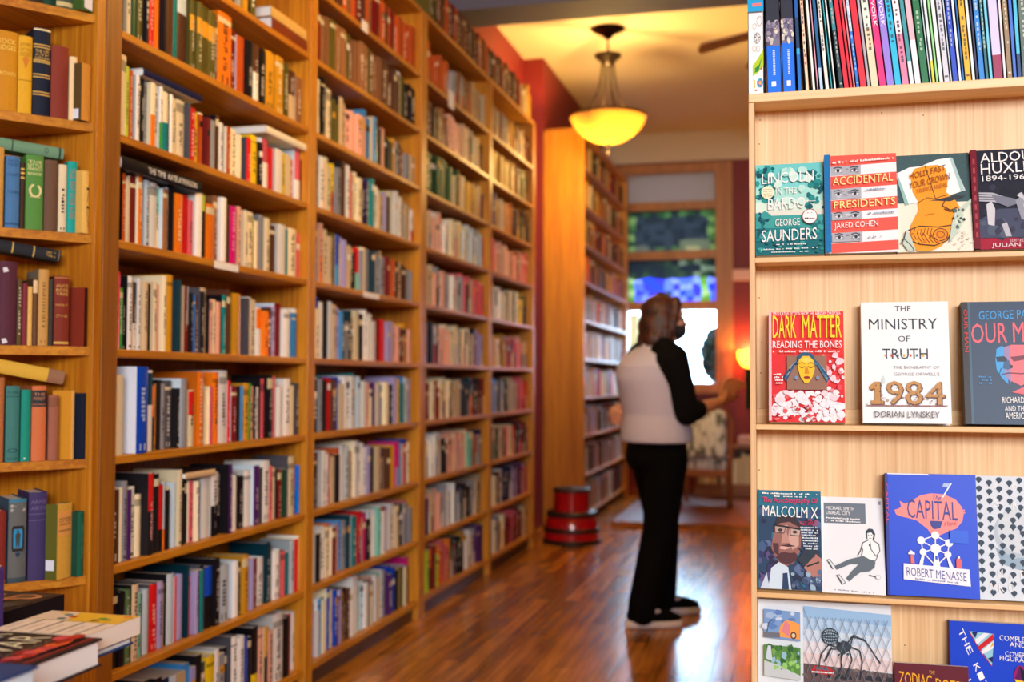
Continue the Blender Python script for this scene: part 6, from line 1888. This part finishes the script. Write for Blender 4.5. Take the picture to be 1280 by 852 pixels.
def body(bm):
    # head
    ellipsoid(bm, hc + UP * .035, .094, .076, .088)
    ellipsoid(bm, hc + HF * .022 - UP * .03, .075, .064, .09, tilt=.15)
    ellipsoid(bm, hc + HF * .06 - UP * .083, .03, .034, .026)          # chin
    capsule(bm, hc + HF * .094 + UP * .015, hc + HF * .113 - UP * .02, .009, .013)   # nose
    capsule(bm, hc + HF * .086 + HL * .032 + UP * .035, hc + HF * .086 - HL * .032 + UP * .035, .013, .013)   # brow
    for s in (1, -1):
        ellipsoid(bm, hc + HL * .076 * s - HF * .005 - UP * .005, .02, .01, .031)     # ears
        ellipsoid(bm, hc + HF * .07 + HL * .036 * s - UP * .015, .026, .024, .02)     # cheeks
    ellipsoid(bm, hc + HF * .088 - UP * .05, .016, .024, .008); ellipsoid(bm, hc + HF * .086 - UP * .061, .016, .022, .008)   # lips
    capsule(bm, bp(.0, 0, 1.36), bp(.018, 0, 1.47), .058, .052)          # neck
    loft(bm, [(0, 0, .84, .1, .15), (0, 0, .95, .1, .15), (0, 0, 1.05, .085, .13), (0, 0, 1.2, .1, .15), (0, 0, 1.32, .09, .16), (0, 0, 1.385, .06, .1)])
    for sh, el, wr in ((r_sh, r_el, r_wr), (l_sh, l_el, l_wr)):
        capsule(bm, sh, el, .046, .038); capsule(bm, el, el + (wr - el) * .4, .037, .038); capsule(bm, el + (wr - el) * .4, wr, .038, .026)
    for h, k, a in ((r_hip, r_kn, r_an), (l_hip, l_kn, l_an)):
        capsule(bm, h, k, .078, .052); capsule(bm, k, a, .05, .034); capsule(bm, a - UP * .03, a - UP * .04 + FD * .13, .034, .028)
    # right hand
    capsule(bm, r_wr, r_palm, .024, .027); 
    for k in range(4): capsule(bm, r_palm - hand_dir * .01 + across * (.024 - .017 * k), RP[k][0], .0155, .0105)
    for s, m_, e in RP: capsule(bm, s, m_, .0096, .0086); capsule(bm, m_, e, .0086, .0072)
    capsule(bm, r_wr + hand_dir * .02 + across * .015, thumb[0], .017, .0135); capsule(bm, thumb[0], thumb[1], .0125, .0108); capsule(bm, thumb[1], thumb[2], .0105, .009)
    # left hand: a loose fist on the hip
    hd = (-PL * .75 - PF * .42 - UP * .3).normalized()
    lp_ = l_wr + hd * .045
    ac = hd.cross(PF).normalized()
    nrm = hd.cross(ac).normalized()
    if nrm.dot(PF) < 0: nrm = -nrm
    capsule(bm, l_wr, lp_, .026, .03)
    for k in range(4):
        s = lp_ + hd * .03 + ac * (.03 - .02 * k)
        capsule(bm, lp_ + ac * (.02 - .013 * k), s, .018, .0125)
        m_ = s + (hd * .5 + nrm * .8).normalized() * .036; e = m_ + (-hd * .6 + nrm * .5).normalized() * .03
        capsule(bm, s, m_, .0115, .0105); capsule(bm, m_, e, .0105, .0095)
    capsule(bm, l_wr + hd * .015 + ac * .02, lp_ + ac * .045 + nrm * .015, .016, .013); capsule(bm, lp_ + ac * .045 + nrm * .015, lp_ + hd * .035 + ac * .04 + nrm * .03, .0125, .011)


pers = skin('person', body, .0042, SKIN, None, 2)
tag(pers, 'person in lilac and black shirt and black mask, reaching right, other hand on hip', 'person')


def shirt(bm):
    loft(bm, [(-.01, 0, .92, .18, .212), (-.01, 0, .975, .178, .205), (-.016, 0, 1.06, .162, .185), (-.03, 0, 1.15, .166, .19), (-.048, 0, 1.24, .172, .198), (-.055, 0, 1.31, .158, .2), (-.042, 0, 1.36, .13, .18), (-.02, 0, 1.4, .095, .135), (.0, 0, 1.432, .068, .08)])
    for s in (1, -1):
        ellipsoid(bm, bp(.055, .07 * s, 1.21), .08, .085, .1)
    capsule(bm, l_sh - PL * .02, l_sh * .8 + l_el * .2, .06, .055)
    capsule(bm, bp(-.1, -.12, 1.0), bp(-.085, .1, 1.06), .03, .032); capsule(bm, bp(-.105, .08, 1.3), bp(-.1, .03, 1.12), .028, .02)   # folds across the back


def sleeve(sh, el, wr, s):
    def f(bm):
        capsule(bm, bp(-.01, .06 * s, 1.43), bp(-.02, .155 * s, 1.365), .042, .074)
        capsule(bm, bp(-.03, .115 * s, 1.37), sh, .074, .076)
        capsule(bm, bp(.04, .11 * s, 1.36), sh - UP * .03, .058, .064)
        capsule(bm, sh - UP * .02 - PF * .03, sh * .55 + el * .45, .078, .07)
        capsule(bm, sh, el, .076, .064); capsule(bm, el, el + (wr - el) * .3, .063, .053)
    return f


skin('shirt', shirt, .007, SHIRT, pers, 10)
skin('sleeve', sleeve(r_sh, r_el, r_wr, -1), .007, BLACK, pers, 8)
skin('sleeve', sleeve(l_sh, l_el, l_wr, 1), .007, BLACK, pers, 8)


def trousers(bm):
    loft(bm, [(-.008, 0, .80, .14, .165), (-.012, 0, .88, .152, .18), (-.006, 0, .95, .14, .172), (0, 0, 1.0, .1, .15)])
    ellipsoid(bm, bp(-.05, .075, .85), .095, .09, .1); ellipsoid(bm, bp(-.05, -.075, .85), .095, .09, .1)
    for h, k, a in ((r_hip, r_kn, r_an), (l_hip, l_kn, l_an)):
        capsule(bm, h - UP * .02, k, .112, .088); capsule(bm, k, a + UP * .02, .088, .074); capsule(bm, a + UP * .05, a - UP * .005, .07, .073)
    capsule(bm, r_kn + UP * .2, l_kn + UP * .2, .05, .05); capsule(bm, r_hip - UP * .08, l_hip - UP * .08, .08, .08)


skin('trousers', trousers, .008, PANTS, pers, 8)
SOLE = flat('white_sole', (232, 226, 232), .6); UPPER = flat('black_canvas', (12, 12, 14), .9, spec=.1); PATCH = flat('pale_lilac_patch', (206, 196, 214), .7)
for a in (r_an, l_an):
    g0 = Vector((a.x, a.y, 0))
    side = Vector((-FD.y, FD.x, 0))

    def up_(bm):
        capsule(bm, g0 - FD * .04 + UP * .066, g0 + FD * .02 + UP * .072, .04, .044)
        capsule(bm, g0 + FD * .02 + UP * .066, g0 + FD * .135 + UP * .05, .044, .036)
        capsule(bm, g0 + FD * .135 + UP * .05, g0 + FD * .172 + UP * .045, .036, .026)
        capsule(bm, g0 - FD * .01 + UP * .08, g0 - FD * .005 + UP * .1, .04, .042)

    def so_(bm):
        bmv = []
        n = 28
        for z, gr in ((.0, -.003), (.012, .002), (.032, 0.0), (.036, -.004)):
            ring = []
            for j in range(n):
                w = 2 * math.pi * j / n
                u = math.cos(w); half = .046 if u > 0 else .038
                ring.append(bm.verts.new(g0 + FD * (.058 + (.148 + gr) * u) + side * (half + gr) * math.copysign(abs(math.sin(w)) ** .75, math.sin(w)) + UP * (z + .002)))
            bmv.append(ring)
        for i in range(3):
            for j in range(n): bm.faces.new((bmv[i][j], bmv[i][(j + 1) % n], bmv[i + 1][(j + 1) % n], bmv[i + 1][j]))
        bm.faces.new(bmv[0][::-1]); bm.faces.new(bmv[-1])

    sh_ = skin('shoe', up_, .005, UPPER, pers, 4)
    skin('sole', so_, .005, SOLE, sh_, 1)

    def pa_(bm):
        ellipsoid(bm, g0 + FD * .06 - side * .033 + UP * .088, .03, .01, .012, fwd=FD, lat=side)
    skin('shoe_patch', pa_, .004, PATCH, sh_, 1)


def hair(bm):
    ellipsoid(bm, hc - HF * .018 + UP * .045, .108, .094, .092)
    ellipsoid(bm, hc - HF * .055 - UP * .03, .082, .1, .105)
    for s in (1, -1):
        ellipsoid(bm, hc - HF * .03 + HL * .076 * s - UP * .035, .06, .03, .105)
        ellipsoid(bm, hc - HF * .06 + HL * .07 * s - UP * .1, .06, .045, .06)
        capsule(bm, hc + HF * .05 + HL * .05 * s + UP * .1, hc + HF * .04 + HL * .085 * s - UP * .0, .026, .018)
        capsule(bm, hc + HF * .03 + HL * .09 * s, hc + HF * .012 + HL * .088 * s - UP * .125, .02, .012)
    capsule(bm, hc - HF * .02 + UP * .125, hc + HF * .075 + UP * .085, .028, .02)
    r_ = random.Random(12)
    for k in range(26):
        w = math.radians(70 + 220 * k / 25)
        d_ = HF * math.cos(w) + HL * math.sin(w)
        p = hc + d_ * .095 - UP * .05 - HF * .02
        capsule(bm, p, p - UP * r_.uniform(.06, .1) + d_ * r_.uniform(.0, .026), .019, .006, 8)


skin('hair', hair, .005, HAIR, pers, 3)


def mask(bm):
    ellipsoid(bm, hc + HF * .06 - UP * .05, .06, .064, .052, tilt=.1)
    capsule(bm, hc + HF * .108 - UP * .022, hc + HF * .088 - UP * .08, .014, .016)


mk = skin('face_mask', mask, .005, flat('black_mask_cloth', (24, 26, 34), .8), pers, 4)


def strap(bm):
    for s in (1, -1):
        capsule(bm, hc + HF * .05 + HL * .063 * s - UP * .03, hc - HF * .008 + HL * .083 * s + UP * .01, .0035, .0035, 8)
        capsule(bm, hc + HF * .05 + HL * .063 * s - UP * .06, hc - HF * .008 + HL * .083 * s - UP * .03, .0035, .0035, 8)


skin('mask_strap', strap, .003, flat('black_elastic', (20, 20, 24), .8), pers, 0)


def eyes(bm):
    for s in (1, -1): ellipsoid(bm, hc + HF * .087 + HL * .032 * s + UP * .012, .011, .015, .009)


skin('eye', eyes, .002, flat('eye', (60, 44, 36), .2), pers, 0)


def glasses(bm):
    for s in (1, -1):
        c = hc + HF * .112 + HL * .034 * s + UP * .01
        pts = [c + HL * .027 * math.cos(2 * math.pi * k / 16) + UP * .021 * math.sin(2 * math.pi * k / 16) - HF * abs(math.cos(2 * math.pi * k / 16)) * .004 for k in range(17)]
        for p, q in zip(pts[:-1], pts[1:]): capsule(bm, p, q, .0022, .0022, 6)
        capsule(bm, c + HL * .027 * s, hc - HF * .0 + HL * .082 * s + UP * .018, .0022, .0022, 6)
    capsule(bm, hc + HF * .112 + HL * .008 + UP * .014, hc + HF * .112 - HL * .008 + UP * .014, .0022, .0022, 6)


skin('eyeglasses', glasses, .0022, M['dark_metal'], pers, 0)

# ------------------------------------------------------------------ the aisle bookcase behind the display that the hand reaches into
ax0, ay0, ay1 = -.135, 4.75, 6.7
t = empty('aisle_bookcase', (ax0 + .15, (ay0 + ay1) / 2, 0)); tag(t, 'oak bookcase along the aisle behind the display case', 'bookcase')
for ya, yb in ((ay0, ay0 + .03), (ay1 - .03, ay1)):
    b = MB(); b.box(ax0, ax0 + .3, ya, yb, 0, 1.75, bev=.002); b.build('side_panel', M['oak_v'], t)
for z in (.1, .43, .76, 1.09, 1.42, 1.75):
    b = MB(); b.box(ax0, ax0 + .29, ay0 + .03, ay1 - .03, z - ST, z, bev=.002); b.build('shelf', M['oak_y'], t)
b = MB(); b.box(ax0 + .29, ax0 + .3, ay0, ay1, 0, 1.75); b.build('back_panel', M['oak_v'], t)
mb = MB()
r = random.Random(55)
tip = RP[1][2]
for z in (.1, .43, .76, 1.09, 1.42):
    y = ay0 + .035
    while y < ay1 - .08:
        th = r.uniform(.018, .04)
        if z == 1.09 and abs(y - tip.y) < .06:
            y += .02
            continue
        mb.box(ax0 + .02, ax0 + .2, y, y + th - .001, z + .0005, z + r.uniform(.18, .26), PAL[r.choice('wckaBRtozg')])
        y += th
o = mb.build('aisle_books', M['print']); tag(o, 'rows of books filling the aisle bookcase behind the display', 'books', kind='stuff')
mb, pg = book_mesh(random.Random(2), .03, .2, .15, (36, 60, 56), (36, 60, 56), marks=False)
o = mb.build('reached_book', M['gloss']); g = pg.build('page_block', M['pages']); g.parent = o
o.matrix_world = Matrix.Translation((tip.x + .012, tip.y + .015, 1.0905)) @ Matrix.Rotation(math.pi, 4, 'Z')
tag(o, 'dark green book half pulled out under the reaching hand', 'book')
